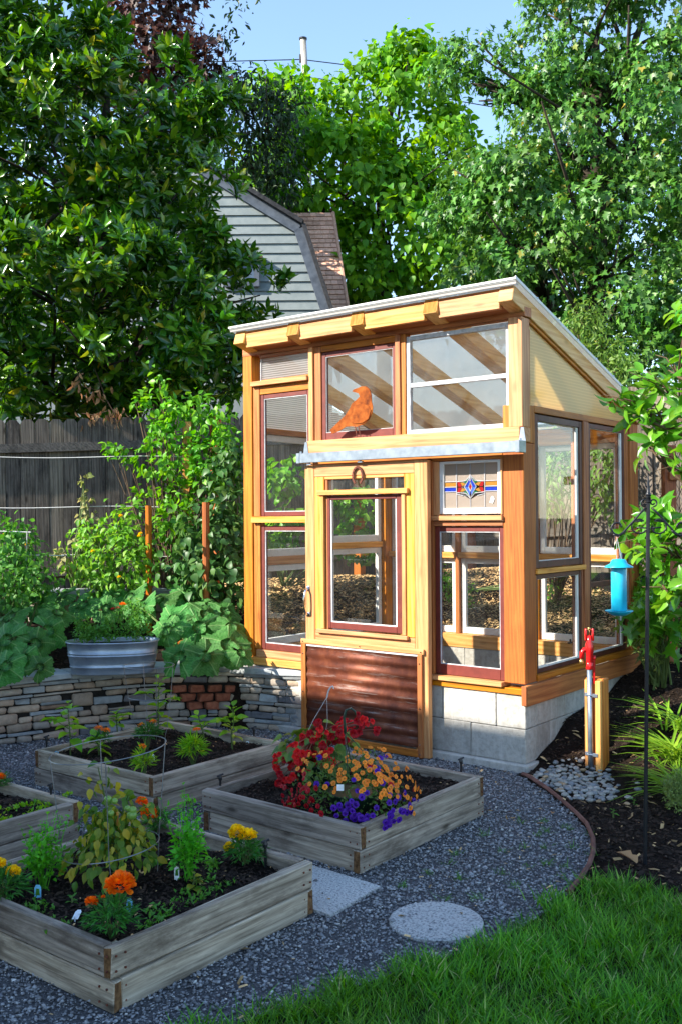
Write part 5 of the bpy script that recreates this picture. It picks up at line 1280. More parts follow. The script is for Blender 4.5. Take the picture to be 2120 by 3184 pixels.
def rosettes(P, N, k, size, seed, up=.5, spread=1.0):
    r = np.random.default_rng(seed); n = len(P); ax = nrm(N*.7+np.array([0, 0, up])+r.normal(0, .35, (n, 3)))
    a0_ = nrm(np.cross(ax, r.normal(0, 1, (n, 3)))); b0_ = np.cross(ax, a0_); PP, DD, NN, SS = [], [], [], []
    for i in range(k):
        w = i*2.39996; t = i/k; rad = (a0_*cos(w)+b0_*sin(w)); el = .25+.9*t
        d = nrm(rad*spread*(1.1-.75*t)+ax*el*.8+r.normal(0, .12, (n, 3))); PP.append(P+ax*(t-.5)*size*.55); DD.append(d); NN.append(nrm(ax*1.0-d*.3+rad*.0+r.normal(0, .1, (n, 3)))); SS.append(size*r.uniform(.75, 1.15, n))
    return np.concatenate(PP), np.concatenate(DD), np.concatenate(NN), np.concatenate(SS)
def hanging(P, N, k, size, seed, drop=.6, spread=.14, up=.6):
    r = np.random.default_rng(seed); n = len(P)*k; P = np.repeat(P, k, 0)+r.normal(0, spread, (n, 3)); N = np.repeat(N, k, 0)
    d = nrm(N*.5+np.array([0, 0, -drop])+r.normal(0, .45, (n, 3))); nn = nrm(N*.7+np.array([0, 0, up])+r.normal(0, .35, (n, 3)))
    return P, d, nn, size*r.uniform(.6, 1.2, n)
def tree(name, label, base, top, B, leaves, tm, lm, n_ind=200, r0=.15, nl=None, cell=14, bm=bark, cat='tree', group=None, seed=0):
    t = thing(name, label, cat, base, group); r = random.Random(seed); base = np.array(base, float); top = np.array(top, float)
    tk = MB(); m = 8; pts = [base+(top-base)*i/(m-1)+np.array([r.uniform(-.06, .06), r.uniform(-.06, .06), 0])*(0 < i) for i in range(m)]
    tk.tube(pts, [r0*(1-.75*i/(m-1)) for i in range(m)], 8); trunk = tk.build('trunk', bm, t, True)
    for (c, rr) in (B if nl is None else B[:nl]):
        k = min(m-1, max(1, int((c[2]-.4*rr[1]-base[2])/max(.1, top[2]-base[2])*(m-1)))); s = pts[k]; mid = (s+c)/2+np.array([r.uniform(-.15, .15), r.uniform(-.15, .15), -.12*np.linalg.norm(c-s)])
        lb_ = MB(); q = [s*(1-u)**2+mid*2*u*(1-u)+c*u*u for u in np.linspace(0, 1, 6)]; lb_.tube(q, [r0*.45*(1-.13*i) for i in range(6)], 6)
        for j in range(7):
            e = c+np.array([r.gauss(0, .6)*rr[0], r.gauss(0, .6)*rr[2], r.gauss(.1, .55)*rr[1]]); lb_.tube([q[3], (q[3]+e)/2+np.array([0, 0, .05]), e], [r0*.18, r0*.12, r0*.05], 4)
        lb_.build('limb', bm, trunk, True)
    P, Dd, N, S = leaves
    foliage(t, tm, P, Dd, N, S, lm, n_ind, 'crown', 'leaf', cell)
    return t
def gz(p): return float(height(p[0], p[1]))
def base_at(px, d): p = at(px, 1600, d); return (p[0], p[1], gz(p)-.05)

# cherry laurel, left
bl = [(0, 130, 11.6, 280, 250, 1.5), (330, 385, 11.3, 290, 210, 1.5), (130, 520, 11.0, 330, 260, 1.4), (600, 400, 11.6, 180, 180, 1.0), (480, 690, 11.3, 240, 210, 1.3), (250, 850, 10.8, 330, 220, 1.3), (60, 1050, 10.6, 260, 200, 1.1),
      (430, 1060, 10.7, 330, 170, 1.1), (610, 890, 11.2, 120, 130, .8), (770, 990, 11.2, 140, 90, .6), (880, 880, 11.1, 55, 55, .25), (735, 885, 10.9, 85, 55, .3), (690, 1130, 11.0, 130, 150, .8), (580, 570, 11.5, 140, 110, .8), (-150, 700, 11.0, 250, 500, 1.3), (120, -60, 11.8, 180, 160, 1.2),
      (60, 1170, 10.9, 200, 130, .8), (270, 1150, 10.8, 170, 130, .8), (480, 1170, 10.9, 180, 120, .7), (650, 1220, 11.0, 150, 100, .6), (820, 1150, 11.2, 110, 120, .6), (160, 1250, 11.2, 260, 80, .5), (520, 1270, 11.3, 260, 70, .5)]
P, N, B = crown_points(bl, 6000, 1, .12, .25, .78, (.30, 16))
P2, N2, B2 = crown_points([(30, 350, 12.9, 300, 330, .7), (420, 520, 12.9, 240, 230, .7), (200, 800, 12.6, 420, 330, .7), (560, 820, 12.7, 130, 260, .5), (120, 1150, 12.4, 330, 190, .6), (520, 1130, 12.4, 250, 180, .6), (760, 1120, 12.4, 130, 130, .5)], 2400, 21, .5, .4, .3)
lv = rosettes(np.concatenate([P, P2]), np.concatenate([N, N2]), 8, .16, 2, .45)
tree('cherry_laurel', 'huge glossy cherry laurel overhanging the board fence on the left', base_at(300, 11.6), at(330, 300, 11.6), B, lv, LANCE, L_laurel, 300, .16, 9, 22, seed=1)
# dry dead sprig hanging from it
P = np.concatenate([at(px, py, 10.0)[None]+rng.normal(0, .045, (11, 3)) for px, py in ((250, 1190), (312, 1220), (290, 1215), (345, 1285), (370, 1295), (300, 1300), (262, 1295), (355, 1300))])
ds = thing('dead_twig', 'hanging twig of dry brown leaves below the laurel', 'twig', at(310, 1280, 10.0))
part('stem', twig, ds, lambda b: (b.tube([at(290, 1130, 10.2), at(330, 1240, 10.0), at(360, 1290, 10.0)], .006, 5), b.tube([at(345, 1275, 10.0), at(290, 1290, 10.0), at(255, 1285, 10.0)], .004, 5), b.tube([at(240, 1150, 10.2), at(255, 1200, 10.0), at(310, 1215, 10)], .004, 5)))
foliage(ds, LANCE2, P, nrm(rng.normal(0, .35, (len(P), 3))+[0, 0, -1]), rng.normal(0, 1, (len(P), 3)), np.full(len(P), .075), L_dry, len(P))
# purple maple far left
bl = [(450, 60, 19, 130, 130, 1.0), (500, 190, 18.6, 120, 110, .9), (390, 190, 18.8, 140, 120, .9), (620, 150, 18, 58, 45, .3), (640, 220, 18, 60, 60, .35), (500, 300, 18.6, 130, 90, .8), (560, -20, 19, 60, 60, .5)]
P, N, B = crown_points(bl, 1300, 3, .3, .3)
tree('purple_maple', 'dark purple leaved maple behind the laurel against the sky', base_at(470, 19), at(470, 80, 19), B, hanging(P, N, 4, .155, 4, .4, .12), MAPLE, L_redmaple, 120, .16, 7, 14, seed=2)
# plum with loose dark sprays right of the laurel
bl = [(760, 300, 19.1, 90, 75, .5), (830, 380, 18.9, 95, 95, .55), (880, 330, 19.2, 60, 60, .4), (770, 470, 19.1, 90, 80, .5), (860, 520, 18.9, 70, 90, .5), (780, 590, 18.6, 60, 50, .4), (880, 610, 18.9, 50, 40, .3), (700, 250, 19.1, 60, 40, .3), (745, 15, 18.6, 16, 26, .12), (720, 125, 18.9, 26, 40, .16)]
P, N, B = crown_points(bl, 900, 5, .5, .5, .6)
tree('plum_tree', 'loose dark small leaved plum between the laurel and the bright tree', base_at(820, 19.4), at(830, 450, 19.2), B, hanging(P, N, 4, .135, 6, .5, .13), LANCE2, L_plum, 150, .09, 8, 10, seed=3)
# dark sprig top centre is part of the plum's reach; bright catalpa in the middle distance
bl = [(1230, 370, 22, 160, 130, 1.5), (1090, 370, 22, 140, 90, 1.2), (1040, 470, 21.6, 180, 120, 1.5), (1330, 520, 22, 170, 150, 1.6), (900, 560, 22, 180, 130, 1.4), (840, 300, 22.4, 60, 45, .5), (1130, 600, 21.2, 220, 120, 1.5), (960, 720, 21.4, 150, 110, 1.2),
      (1260, 760, 21, 200, 130, 1.4), (1110, 850, 21, 150, 90, 1.2), (1330, 840, 20.6, 160, 80, 1.0), (1240, 230, 22, 70, 55, .6), (1430, 640, 22, 90, 90, .8), (800, 640, 22.4, 80, 100, 1.0), (1200, 930, 20.8, 260, 70, 1.1), (1250, 190, 22, 45, 34, .35)]
P, N, B = crown_points(bl, 6800, 7, .12, .2, .78, (.55, 34))
tree('catalpa_tree', 'bright lime green large leaved tree in the middle distance', base_at(1180, 22), at(1190, 420, 22), B, hanging(P, N, 4, .18, 8, .55, .12), HEART, L_catalpa, 300, .24, 12, 16, seed=4)
# silver maple on the right
bl = [(1800, 130, 14.5, 160, 200, 1.5), (2000, 60, 14.2, 200, 230, 1.5), (1765, 430, 14.2, 170, 190, 1.5), (1990, 420, 13.8, 230, 240, 1.6), (1640, 640, 14, 190, 150, 1.3), (1880, 720, 13.6, 250, 200, 1.6), (1480, 250, 14.6, 75, 55, .5), (1550, 300, 14.5, 60, 50, .45), (1640, 470, 14.6, 70, 90, .7), (1480, 560, 14.6, 70, 60, .5),
      (1440, 680, 14.6, 60, 60, .5), (1620, 840, 13.8, 200, 130, 1.2), (1850, 960, 13.4, 240, 160, 1.3), (2080, 850, 13.2, 180, 220, 1.3), (2000, 1120, 13.0, 200, 160, 1.1), (1480, 740, 14.4, 90, 90, .7), (1405, 150, 14.8, 18, 45, .14), (1665, 70, 14.6, 55, 110, .6), (1420, 215, 14.8, 45, 25, .25), (2150, 600, 13.6, 120, 200, 1.0)]
P, N, B = crown_points(bl, 12500, 9, .12, .2, .78, (.34, 40))
P2, N2, B2 = crown_points([(1800, 500, 15.9, 260, 330, .8), (2020, 700, 15.6, 220, 400, .8), (1700, 850, 15.6, 240, 240, .7), (1950, 1120, 15.2, 300, 220, .7), (1600, 950, 15.4, 160, 160, .6)], 4200, 23, .5, .4, .3)
P = np.concatenate([P, P2]); N = np.concatenate([N, N2])
tree('silver_maple', 'tall dense green maple filling the sky on the right', base_at(1850, 14.2), at(1850, 100, 14.2), B, hanging(P, N, 4, .106, 10, .75, .07), MAPLE, L_maple, 300, .22, 13, 14, seed=5)
# loose pale shrub behind the roof
bl = [(1790, 1060, 10.6, 50, 80, .3), (1860, 1110, 10.6, 60, 70, .35), (1920, 1130, 10.4, 55, 60, .3), (1840, 1000, 10.6, 34, 60, .2), (1800, 990, 10.7, 30, 50, .2), (1905, 1210, 10.4, 50, 50, .3)]
P, N, B = crown_points(bl, 480, 11, .5, .6, .5)
tree('pale_shrub', 'loose pale green shrub rising behind the greenhouse roof', base_at(1850, 10.6), at(1850, 1040, 10.6), B, hanging(P, N, 4, .07, 12, .5, .06), LANCE2, L_shrub, 150, .03, None, 8, twig, 'shrub', seed=6)

# ------------------------------------------------------------------ plants
def cluster_mesh(name, tm, P, D, N, S, mat):
    X, Y, Z = frames(np.asarray(D, float), np.asarray(N, float)); L = tm[0][None]*np.asarray(S)[:, None, None]
    V = np.asarray(P)[:, None]+L[..., 0:1]*X[:, None]+L[..., 1:2]*Y[:, None]+L[..., 2:3]*Z[:, None]
    return np_mesh(name, V.reshape(-1, 3), (tm[1][None]+(np.arange(len(P))*len(tm[0]))[:, None, None]).reshape(-1, tm[1].shape[1]), mat, True)
PETAL = leaf_strip(.42, [(0, .45), (.45, .95), (.8, 1.0), (1, .7)], .35, -.1)
def pom(mat, n=85, seed=0, flat=.8):
    r = np.random.default_rng(seed); i = np.arange(n); z = 1-i/n*1.25; rad = np.sqrt(np.clip(1-z*z, 0, 1)); w = i*2.39996
    u = np.stack([rad*np.cos(w), rad*np.sin(w), z*flat], 1); P = u*.55+r.normal(0, .03, (n, 3))
    return cluster_mesh('flower', PETAL, P, nrm(u+r.normal(0, .15, (n, 3))), nrm(np.array([0, 0, 1.0])-u*.5+r.normal(0, .2, (n, 3))), r.uniform(.42, .6, n), mat)
POM_O = [pom(P_orange, 85, s) for s in range(2)]; POM_Y = [pom(P_yellow, 85, s+5) for s in range(2)]; POM_S = [pom(P_orange, 26, 9, .45), pom(P_tang, 24, 10, .5)]; POM_D = [pom(P_dark, 24, 12, .5)]
def put(mesh, p, s, parent, name='flower', tilt=.3):
    mw = Matrix.Translation([float(v) for v in p]) @ Matrix.Rotation(rnd.uniform(0, 6.28), 4, 'Z') @ Matrix.Rotation(rnd.uniform(-tilt, tilt), 4, 'X') @ Matrix.Scale(s, 4)
    return link(name, mesh, parent, None, mw)
def dome(c, r, n, seed, lo=-.1):
    g = np.random.default_rng(seed); u = nrm(g.normal(0, 1, (n, 3))); u[:, 2] = np.abs(u[:, 2])*(1-lo)+lo
    return c+u*np.asarray(r)*(g.random((n, 1))**.45), u
def marigold(label, base, c, r, flowers, seed, n=230, leafs=.035, lm=L_marig):
    """base point, foliage centre and radii, flowers: (point, radius, mesh list)"""
    t = thing('marigold', label, 'marigold', base, 'marigolds in the beds'); base = np.asarray(base, float); g = np.random.default_rng(seed)
    P, u = dome(np.asarray(c), r, n, seed); d = nrm(u*.7+np.array([0, 0, .25])+g.normal(0, .5, (n, 3)))
    foliage(t, NARROW, np.concatenate([P]*2), np.concatenate([d, nrm(d+g.normal(0, .5, (n, 3)))]), g.normal(0, .5, (2*n, 3))+[0, 0, 1], leafs*g.uniform(.7, 1.3, 2*n), lm, 0, 'foliage')
    b = MB(); 
    for k in range(6): e = P[k*7]; b.tube([base+[0, 0, -.02], (base+e)/2+[0, 0, .02], e], .0025, 5)
    for (p, rr, ms) in flowers: p = np.asarray(p); b.tube([base+[0, 0, -.01], (base+p)/2+g.normal(0, .006, 3), p], .0028, 5)
    b.build('stems', barkg, t)
    for (p, rr, ms) in flowers: put(rnd.choice(ms), p, rr, t)
    return t
def on_bed(px, py): return on_z(px, py, SZ)
b = on_bed(349, 2915); f = lambda x, y, B=None: lift(x, y, b if B is None else B)
marigold('orange pompom marigold in the front corner of the nearest bed', b, f(345, 2865), (.085, .085, .085), [(f(375, 2756), .050, POM_O), (f(285, 2808), .024, POM_O), (f(322, 2790), .008, POM_O)], 1)
b = on_bed(765, 2690); marigold('bright yellow pompom marigold at the right corner of the nearest bed', b, f(765, 2655), (.075, .075, .075), [(f(738, 2590), .036, POM_Y), (f(771, 2603), .039, POM_Y), (f(715, 2637), .026, POM_Y)], 2)
b = on_bed(14, 2810); marigold('yellow marigold cut off by the left edge of the picture', b, f(10, 2770), (.085, .085, .08), [(f(42, 2713), .028, POM_Y), (f(-6, 2690), .03, POM_Y)], 3)
b = on_bed(474, 2590); marigold('orange marigold half hidden behind the caged tomato', b, f(490, 2565), (.06, .06, .06), [(f(466, 2533), .041, POM_O), (f(442, 2496), .028, POM_O)], 4, 120)
b = on_bed(316, 2345); marigold('orange marigold at the left among the peppers', b, f(318, 2300), (.05, .05, .05), [(f(308, 2266), .026, POM_S), (f(332, 2272), .024, POM_S)], 5, 110)
b = on_bed(460, 2330); marigold('orange marigold beneath the small tomato cage', b, f(462, 2285), (.085, .085, .075), [(f(440, 2255), .022, POM_S), (f(477, 2244), .022, POM_S), (f(462, 2242), .014, POM_D)], 6, 220)
b = on_bed(452, 2415); marigold('leafy marigold with one orange bloom at the front of the pepper bed', b, f(450, 2375), (.05, .05, .085), [(f(444, 2322), .022, POM_S)], 7, 110, .045, L_pepper)
b = on_bed(603, 2378); marigold('leafy marigold with one orange bloom in the middle of the pepper bed', b, f(603, 2335), (.07, .07, .085), [(f(612, 2270), .023, POM_S)], 8, 150, .05, L_pepper)
b = on_z(-8, 2470, SZ); marigold('orange marigold at the left edge in the seedling bed', b, f(-6, 2440), (.06, .06, .05), [(f(3, 2418), .026, POM_O)], 9, 90)

def leafy(name, label, cat, base, top, n, size, tm, lm, seed, droop=.25, first=.3, side=3, group=None, fruit=None, r=.004, spread=1.0):
    t = thing(name, label, cat, base, group); g = np.random.default_rng(seed); base = np.asarray(base, float); top = np.asarray(top, float); h = np.linalg.norm(top-base); b = MB()
    pts = [base+[0, 0, -.02]]+[base+(top-base)*u+g.normal(0, .012, 3)*h for u in (.33, .66)]+[top]; b.tube(pts, [r*1.3, r*1.1, r*.9, r*.5], 6)
    P = []; D = []; S = []
    for i in range(n):
        u = first+(1-first)*i/(n-1); p = base+(top-base)*u; w = i*2.4+g.uniform(-.3, .3); el = .9*u-droop
        d = np.array([cos(w)*spread, sin(w)*spread, el+g.normal(0, .15)]); st = p+nrm(d)*h*.05*g.uniform(.6, 1.6); b.tube([p, st], r*.45, 4)
        P.append(st); D.append(d); S.append(size*(1.15-.55*u)*g.uniform(.75, 1.2))
    for k in range(side):
        u = g.uniform(.4, .7); w = g.uniform(0, 6.28); p = base+(top-base)*u; e = p+np.array([cos(w), sin(w), .7])*h*.28; b.tube([p, e], r*.6, 5)
        for j in range(5):
            w2 = w+j*1.9; d = np.array([cos(w2), sin(w2), .35-droop+.3*g.random()]); P.append(e); D.append(d); S.append(size*g.uniform(.55, .9))
    b.build('stem', barkg, t)
    foliage(t, tm, P, D, np.array([0, 0, 1.0])+g.normal(0, .25, (len(P), 3)), S, lm, len(P))
    if fruit is not None:
        fm, fr_ = fruit
        for (p, s) in fr_: MB().lathe(p, [(s*.25, -s*1.7), (s*.8, -s*.9), (s, 0), (s*.9, s*.6), (s*.3, s*1.0)], 10).build('fruit', fm, t, True)
    return t
PG = 'pepper plants'
b = on_bed(220, 2350); leafy('pepper_plant', 'tall pepper plant at the left of the wall-side bed', 'pepper plant', b, f(211, 2189), 15, 0.115, OVATE, L_pepper, 21, .45, .35, 1, PG)
b = on_bed(312, 2350); leafy('pepper_plant', 'low pepper plant before the left marigold', 'pepper plant', b, f(300, 2290), 10, 0.101, OVATE, L_pepper, 22, .35, .25, 1, PG)
b = on_bed(366, 2290); leafy('pepper_plant', 'small pepper plant at the back plank of the pepper bed', 'pepper plant', b, f(363, 2215), 12, 0.088, OVATE, L_pepper, 23, .1, .4, 1, PG)
b = on_bed(490, 2290); leafy('pepper_plant', 'slender tall pepper plant inside the small tomato cage', 'pepper plant', b, f(496, 2115), 18, 0.088, OVATE, L_pepper, 24, .2, .2, 2, PG)
b = on_bed(640, 2305); leafy('pepper_plant', 'small drooping pepper plant in the rear of the bed', 'pepper plant', b, f(618, 2225), 10, 0.081, OVATE, L_pepper, 25, .3, .4, 1, PG)
b = on_bed(725, 2330); leafy('pepper_plant', 'pepper plant with pale yellow peppers at the right of its bed', 'pepper plant', b, f(725, 2200), 15, 0.088, OVATE, L_pepper, 26, .15, .3, 3, PG, (fruity, [(f(727, 2288), .010), (f(722, 2262), .008), (f(729, 2308), .009)]))
# small cage
def cage(label, rings, legs_, d):
    t = thing('tomato_cage', label, 'tomato cage', legs_[0][-1], 'wire tomato cages')
    for (cx_, cy_, w_, h_, tilt) in rings:
        c = at(cx_, cy_, d); R_ = w_/2*d/CF; q = [c+HR*R_*cos(a)+HF*R_*sin(a)+np.array([0, 0, tilt*R_*cos(a)]) for a in np.linspace(0, 2*pi, 33)[:-1]]
        MB().tube(q, .0022, 5, closed=True).build('ring', wire, t)
    for q in legs_: MB().tube(q, .0021, 5).build('leg', wire, t)
d_ = depth_of(on_bed(485, 2300))
def cleg(rings, d, ang, foot):
    q = []
    for (cx_, cy_, w_, h_, tilt) in rings:
        R_ = w_/2*d/CF; q.append(at(cx_, cy_, d)+HR*R_*cos(ang)+HF*R_*sin(ang)+np.array([0, 0, tilt*R_*cos(ang)]))
    return q+[foot]
r1 = [(464, 2069, 157, 0, .0), (468, 2165, 135, 0, 0), (473, 2262, 100, 0, 0)]
cage('small wire tomato cage round the tall slender pepper', r1, [cleg(r1, d_, a, on_bed(478, 2300)+HR*.07*cos(a)+HF*.07*sin(a)+[0, 0, -.05]) for a in (.5, 2.0, 3.6, 5.2)], d_)
bt = on_bed(361, 2735); d_ = depth_of(bt)
r2 = [(338, 2330, 355, 0, .10), (347, 2632, 296, 0, .12)]
cage('large wire tomato cage round the yellowing tomato', r2, [cleg(r2, d_, a, bt+HR*.165*cos(a)+HF*.165*sin(a)+[0, 0, -.05]) for a in (.35, 1.95, 3.25, 4.9)], d_)
# yellowing tomato
b = bt; tm_ = thing('tomato_plant', 'sprawling tomato plant with yellowing leaves and green fruit in the large cage', 'tomato plant', bt)
g = np.random.default_rng(31); c0 = f(350, 2600); st = MB()
ends = [f(306, 2385), f(470, 2500), f(250, 2520), f(400, 2470), f(340, 2520), f(455, 2600), f(260, 2640), f(420, 2560), f(300, 2590)]
for e in ends: st.tube([bt+[0, 0, -.02], f(355, 2640), (c0+e)/2+g.normal(0, .02, 3), e], [.007, .006, .004, .002], 6)
st.build('stems', barkg, tm_)
P = []; D = []
for e in ends[:1]+ends[1:]:
    for u in np.linspace(.35, 1, 9):
        p = c0*(1-u)+e*u+g.normal(0, .02, 3)
        for k in range(3): P.append(p+g.normal(0, .02, 3)); D.append(np.array([g.normal(), g.normal(), -.8+.3*g.normal()]))
P2, u2 = dome(f(350, 2640), (.20, .20, .17), 300, 32, -.5); P = np.array(P+list(P2)); D = np.array(D+[np.array([v[0], v[1], -.9]) for v in u2])
foliage(tm_, OVATE, P, D+g.normal(0, .3, D.shape), g.normal(0, .6, P.shape)+[0, 0, .8]-CD*.5, g.uniform(.022, .052, len(P)), L_tomyel, 300)
for (px, py, s) in ((430, 2495, .017), (428, 2510, .021), (355, 2462, .016), (375, 2468, .014), (415, 2490, .013), (365, 2505, .013)):
    p = f(px, py)-CD*.10; MB().lathe(p, [(s*.2, -s*.92), (s*.75, -s*.6), (s, 0), (s*.75, s*.6), (s*.2, s*.85)], 12).build('fruit', fruitg, tm_, True)
part('bamboo_stub', pine[2], tm_, lambda b_: b_.tube([f(367, 2640), f(366, 2525)], .005, 6))
# narrow leaved lily-like stem inside the cage
b = on_bed(360, 2740); leafy('lily_stem', 'dark narrow leaved stem in front of the yellowing tomato', 'plant', b, f(358, 2575), 26, .075, NARROW, L_marig, 33, .1, .1, 0, None, None, .005)
# bolting parsley
def parsley(label, base, top, seed, w=.075):
    t = thing('parsley_plant', label, 'parsley', base, 'bolting parsley plants'); g = np.random.default_rng(seed); base = np.asarray(base); top = np.asarray(top); h = top[2]-base[2]; b_ = MB(); P = []; D = []; S = []
    for k in range(20):
        e = top*g.uniform(.5, 1)+0; u = g.uniform(.45, 1); e = base+(top-base)*u+np.array([g.normal(0, w*.55), g.normal(0, w*.55), 0]); b_.tube([base+g.normal(0, .012, 3)*[1, 1, 0]+[0, 0, -.01], (base+e)/2+g.normal(0, .008, 3), e], [.0025, .002, .001], 4)
        for v in np.linspace(.35, 1, 14): P.append((base*(1-v)+e*v)+g.normal(0, .010, 3)); D.append([g.normal(), g.normal(), .8]); S.append(g.uniform(.013, .024))
    P2, u2 = dome(base+[0, 0, .10], (w*1.05, w*1.05, .13), 240, seed+1, -.5); P += list(P2); D += [[v[0], v[1], .25] for v in u2]; S += list(g.uniform(.018, .030, 240))
    b_.build('stems', L_parsley, t); D = np.array(D)+g.normal(0, .3, (len(D), 3)); foliage(t, OVATE, np.array(P), D, g.normal(0, .4, D.shape)+[0, 0, 1], np.array(S), L_parsley, 0)
b = on_bed(135, 2765); parsley('bright green bolting parsley at the left of the nearest bed', b, f(122, 2520), 41)
b = on_bed(588, 2740); parsley('bright green bolting parsley at the right of the nearest bed', b, f(578, 2415), 42)
# seedlings and weeds on the soil
def sprigs(name, label, pts, seed, s=.02, n=5, lm=L_weed, tm=SMALL, cat='seedlings', z=SZ, spread=.012):
    g = np.random.default_rng(seed); P = np.repeat(np.array([on_z(px, py, z) for px, py in pts]), n, 0); m = len(P); P = P+g.normal(0, spread, P.shape)*[1, 1, .2]+[0, 0, .006]
    o = foliage(None, tm, P, g.normal(0, .8, (m, 3))+[0, 0, .8], g.normal(0, .4, (m, 3))+[0, 0, 1], s*g.uniform(.6, 1.4, m), lm, 0, name); return o
g = np.random.default_rng(50)
pts = [(t_*1.0, y_) for t_, y_ in [(60+70*k+g.normal(0, 12), 2830+20*k*.9+g.normal(0, 8)) for k in range(5)]]+[(130+g.normal(0, 40), 2830+g.normal(0, 14)) for _ in range(10)]+[(180+g.normal(0, 30), 2880+g.normal(0, 10)) for _ in range(10)]+\
      [(440+i*8.5+g.normal(0, 5), 2890-i*4.4+g.normal(0, 4)) for i in range(34)]+[(470+i*10+g.normal(0, 14), 2850-i*6.0+g.normal(0, 10)) for i in range(22)]+[(490+g.normal(0, 10), 2690+g.normal(0, 6)) for _ in range(8)]+[(655+g.normal(0, 14), 2692+g.normal(0, 6)) for _ in range(10)]
sprigs('bed_weeds', '', pts, 51, .020, 6)
pts = [(20+i*9+g.normal(0, 4), 2522-i*2.1+g.normal(0, 3)) for i in range(14)]+[(70+i*8+g.normal(0, 4), 2549-i*4.0+g.normal(0, 3)) for i in range(20)]+[(i*6, 2560-g.random()*6) for i in range(6)]
sprigs('seedling_rows', '', pts, 52, .022, 7, L_pepper)
b = on_bed(226, 2815); leafy('seedling', 'tiny seedling alone on the bare soil of the nearest bed', 'seedling', b, f(226, 2785), 9, .028, LANCE, L_herb, 53, .1, .2, 0)
b = on_bed(600, 2770); leafy('leafy_weed', 'pale yellow-green leaves at the foot of the right parsley', 'weed', b, f(606, 2720), 10, .035, HEART, L_tomyel, 54, .3, .2, 1)

# ------------------------------------------------------------------ flower baskets
BEG = on_bed(985, 2440); bc = lift(960, 2330, BEG); bg_ = thing('begonia_basket', 'hanging basket of red begonias set down in the flower bed', 'flower basket', BEG)
part('pot', plasticg, bg_, lambda b_: b_.lathe(BEG+[0, 0, -.01], [(.09, 0), (.13, .13), (.135, .14), (.12, .135)], 20), True)
g = np.random.default_rng(61); P, u = dome(BEG+[0, 0, .19], (.25, .22, .15), 110, 62, -.4)
foliage(bg_, HEART, P, np.stack([u[:, 0], u[:, 1], u[:, 2]*.3-.35], 1)+g.normal(0, .2, P.shape), u*.6+[0, 0, .8]-CD*.3, g.uniform(.05, .085, len(P)), L_begleaf, 110)
BF = leaf_strip(.40, [(0, .3), (.35, .95), (.75, 1), (1, .4)], .3, .3)
def redflower(seed, pm):
    r = np.random.default_rng(seed); n = 11; w = np.arange(n)*2.4; d = np.stack([np.cos(w), np.sin(w), .35+.5*(np.arange(n)/n)], 1); return cluster_mesh('flower', BF, np.zeros((n, 3)), d, np.array([0, 0, 1.0])-d*.3+r.normal(0, .2, (n, 3)), r.uniform(.7, 1.1, n), pm)
P_red2 = petal('bright_red_petal', (.74, .014, .010)); RF = [redflower(s, P_red if s % 2 else P_red2) for s in range(4)]; stm = MB()
fl = [(700+a*960/1568*1.0-100, 2100+b_*960/1568) for a, b_ in ((440, 400), (480, 395), (520, 410), (470, 430), (430, 480), (445, 510), (420, 465), (500, 460), (540, 440), (560, 340), (590, 350), (610, 330), (640, 300), (660, 320), (680, 290), (700, 310), (640, 360), (660, 380), (620, 400), (600, 420), (560, 400),
      (580, 380), (690, 340), (720, 270), (740, 250), (760, 225), (700, 380), (650, 420), (630, 440), (540, 480), (470, 530), (460, 550), (490, 530), (440, 540), (800, 250), (830, 230), (850, 240), (840, 290), (860, 220), (930, 290), (925, 275), (810, 290), (560, 450), (600, 460), (680, 410), (590, 300), (650, 270), (630, 245), (750, 300), (780, 330), (520, 350), (500, 380), (610, 480), (570, 500), (420, 440), (720, 340), (770, 270), (480, 580), (500, 470), (660, 350))]
for i, (px, py) in enumerate(fl+[(a_+rnd.gauss(0, 16), b_+rnd.gauss(0, 14)) for a_, b_ in fl]):
    dd = depth_of(bc)-.10+.12*math.sin(i*2.1); p = at(px, py, dd); d_n = p-bc
    mw = Matrix.Translation(p) @ Vector((-CD[0]*.8+d_n[0], -CD[1]*.8+d_n[1], .1+d_n[2]*.5)).to_track_quat('Z', 'Y').to_matrix().to_4x4() @ Matrix.Rotation(rnd.uniform(0, 6), 4, 'Z') @ Matrix.Scale(rnd.uniform(.014, .026), 4)
    link('flower', RF[i % 4], bg_, None, mw)
    if i % 2 == 0: stm.tube([BEG+[0, 0, .13], (BEG+[0, 0, .28]+p)/2, p], .0025, 4)
stm.build('stems', plain('begonia_stem', (.25, .07, .04), .5), bg_)
hk_ = lift(1028, 2137, BEG); part('hanger', wirew, bg_, lambda b_: (b_.tube([hk_+HR*u_ for u_ in [.0]]+[hk_+HR*-.012+[0, 0, -.02], hk_+HR*-.02+[0, 0, -.055]], .0045, 6), b_.tube([hk_, hk_+HR*.012+[0, 0, .006], hk_+HR*.016+[0, 0, -.008]], .0045, 6), b_.tube([hk_+HR*-.02+[0, 0, -.055], hk_+HR*-.09+[0, 0, -.17], BEG+HR*-.12+[0, 0, .14]], .0012, 4), b_.tube([hk_+HR*-.02+[0, 0, -.055], hk_+HR*-.018+[0, 0, -.19], BEG+HR*.02+[0, 0, .14]], .0012, 4)))
CAL = on_bed(1095, 2515); cc = lift(1095, 2440, CAL); ca_ = thing('calibrachoa_basket', 'mounded basket of orange, purple and red trumpet flowers in the flower bed', 'flower basket', CAL)
part('pot', plasticg, ca_, lambda b_: b_.lathe(CAL+[0, 0, -.01], [(.09, 0), (.12, .09), (.125, .10), (.11, .095)], 20), True)
g = np.random.default_rng(71); RR = np.array([.30, .27, .20]); P, u = dome(CAL+[0, 0, .06], RR*.97, 1500, 72, -.25)
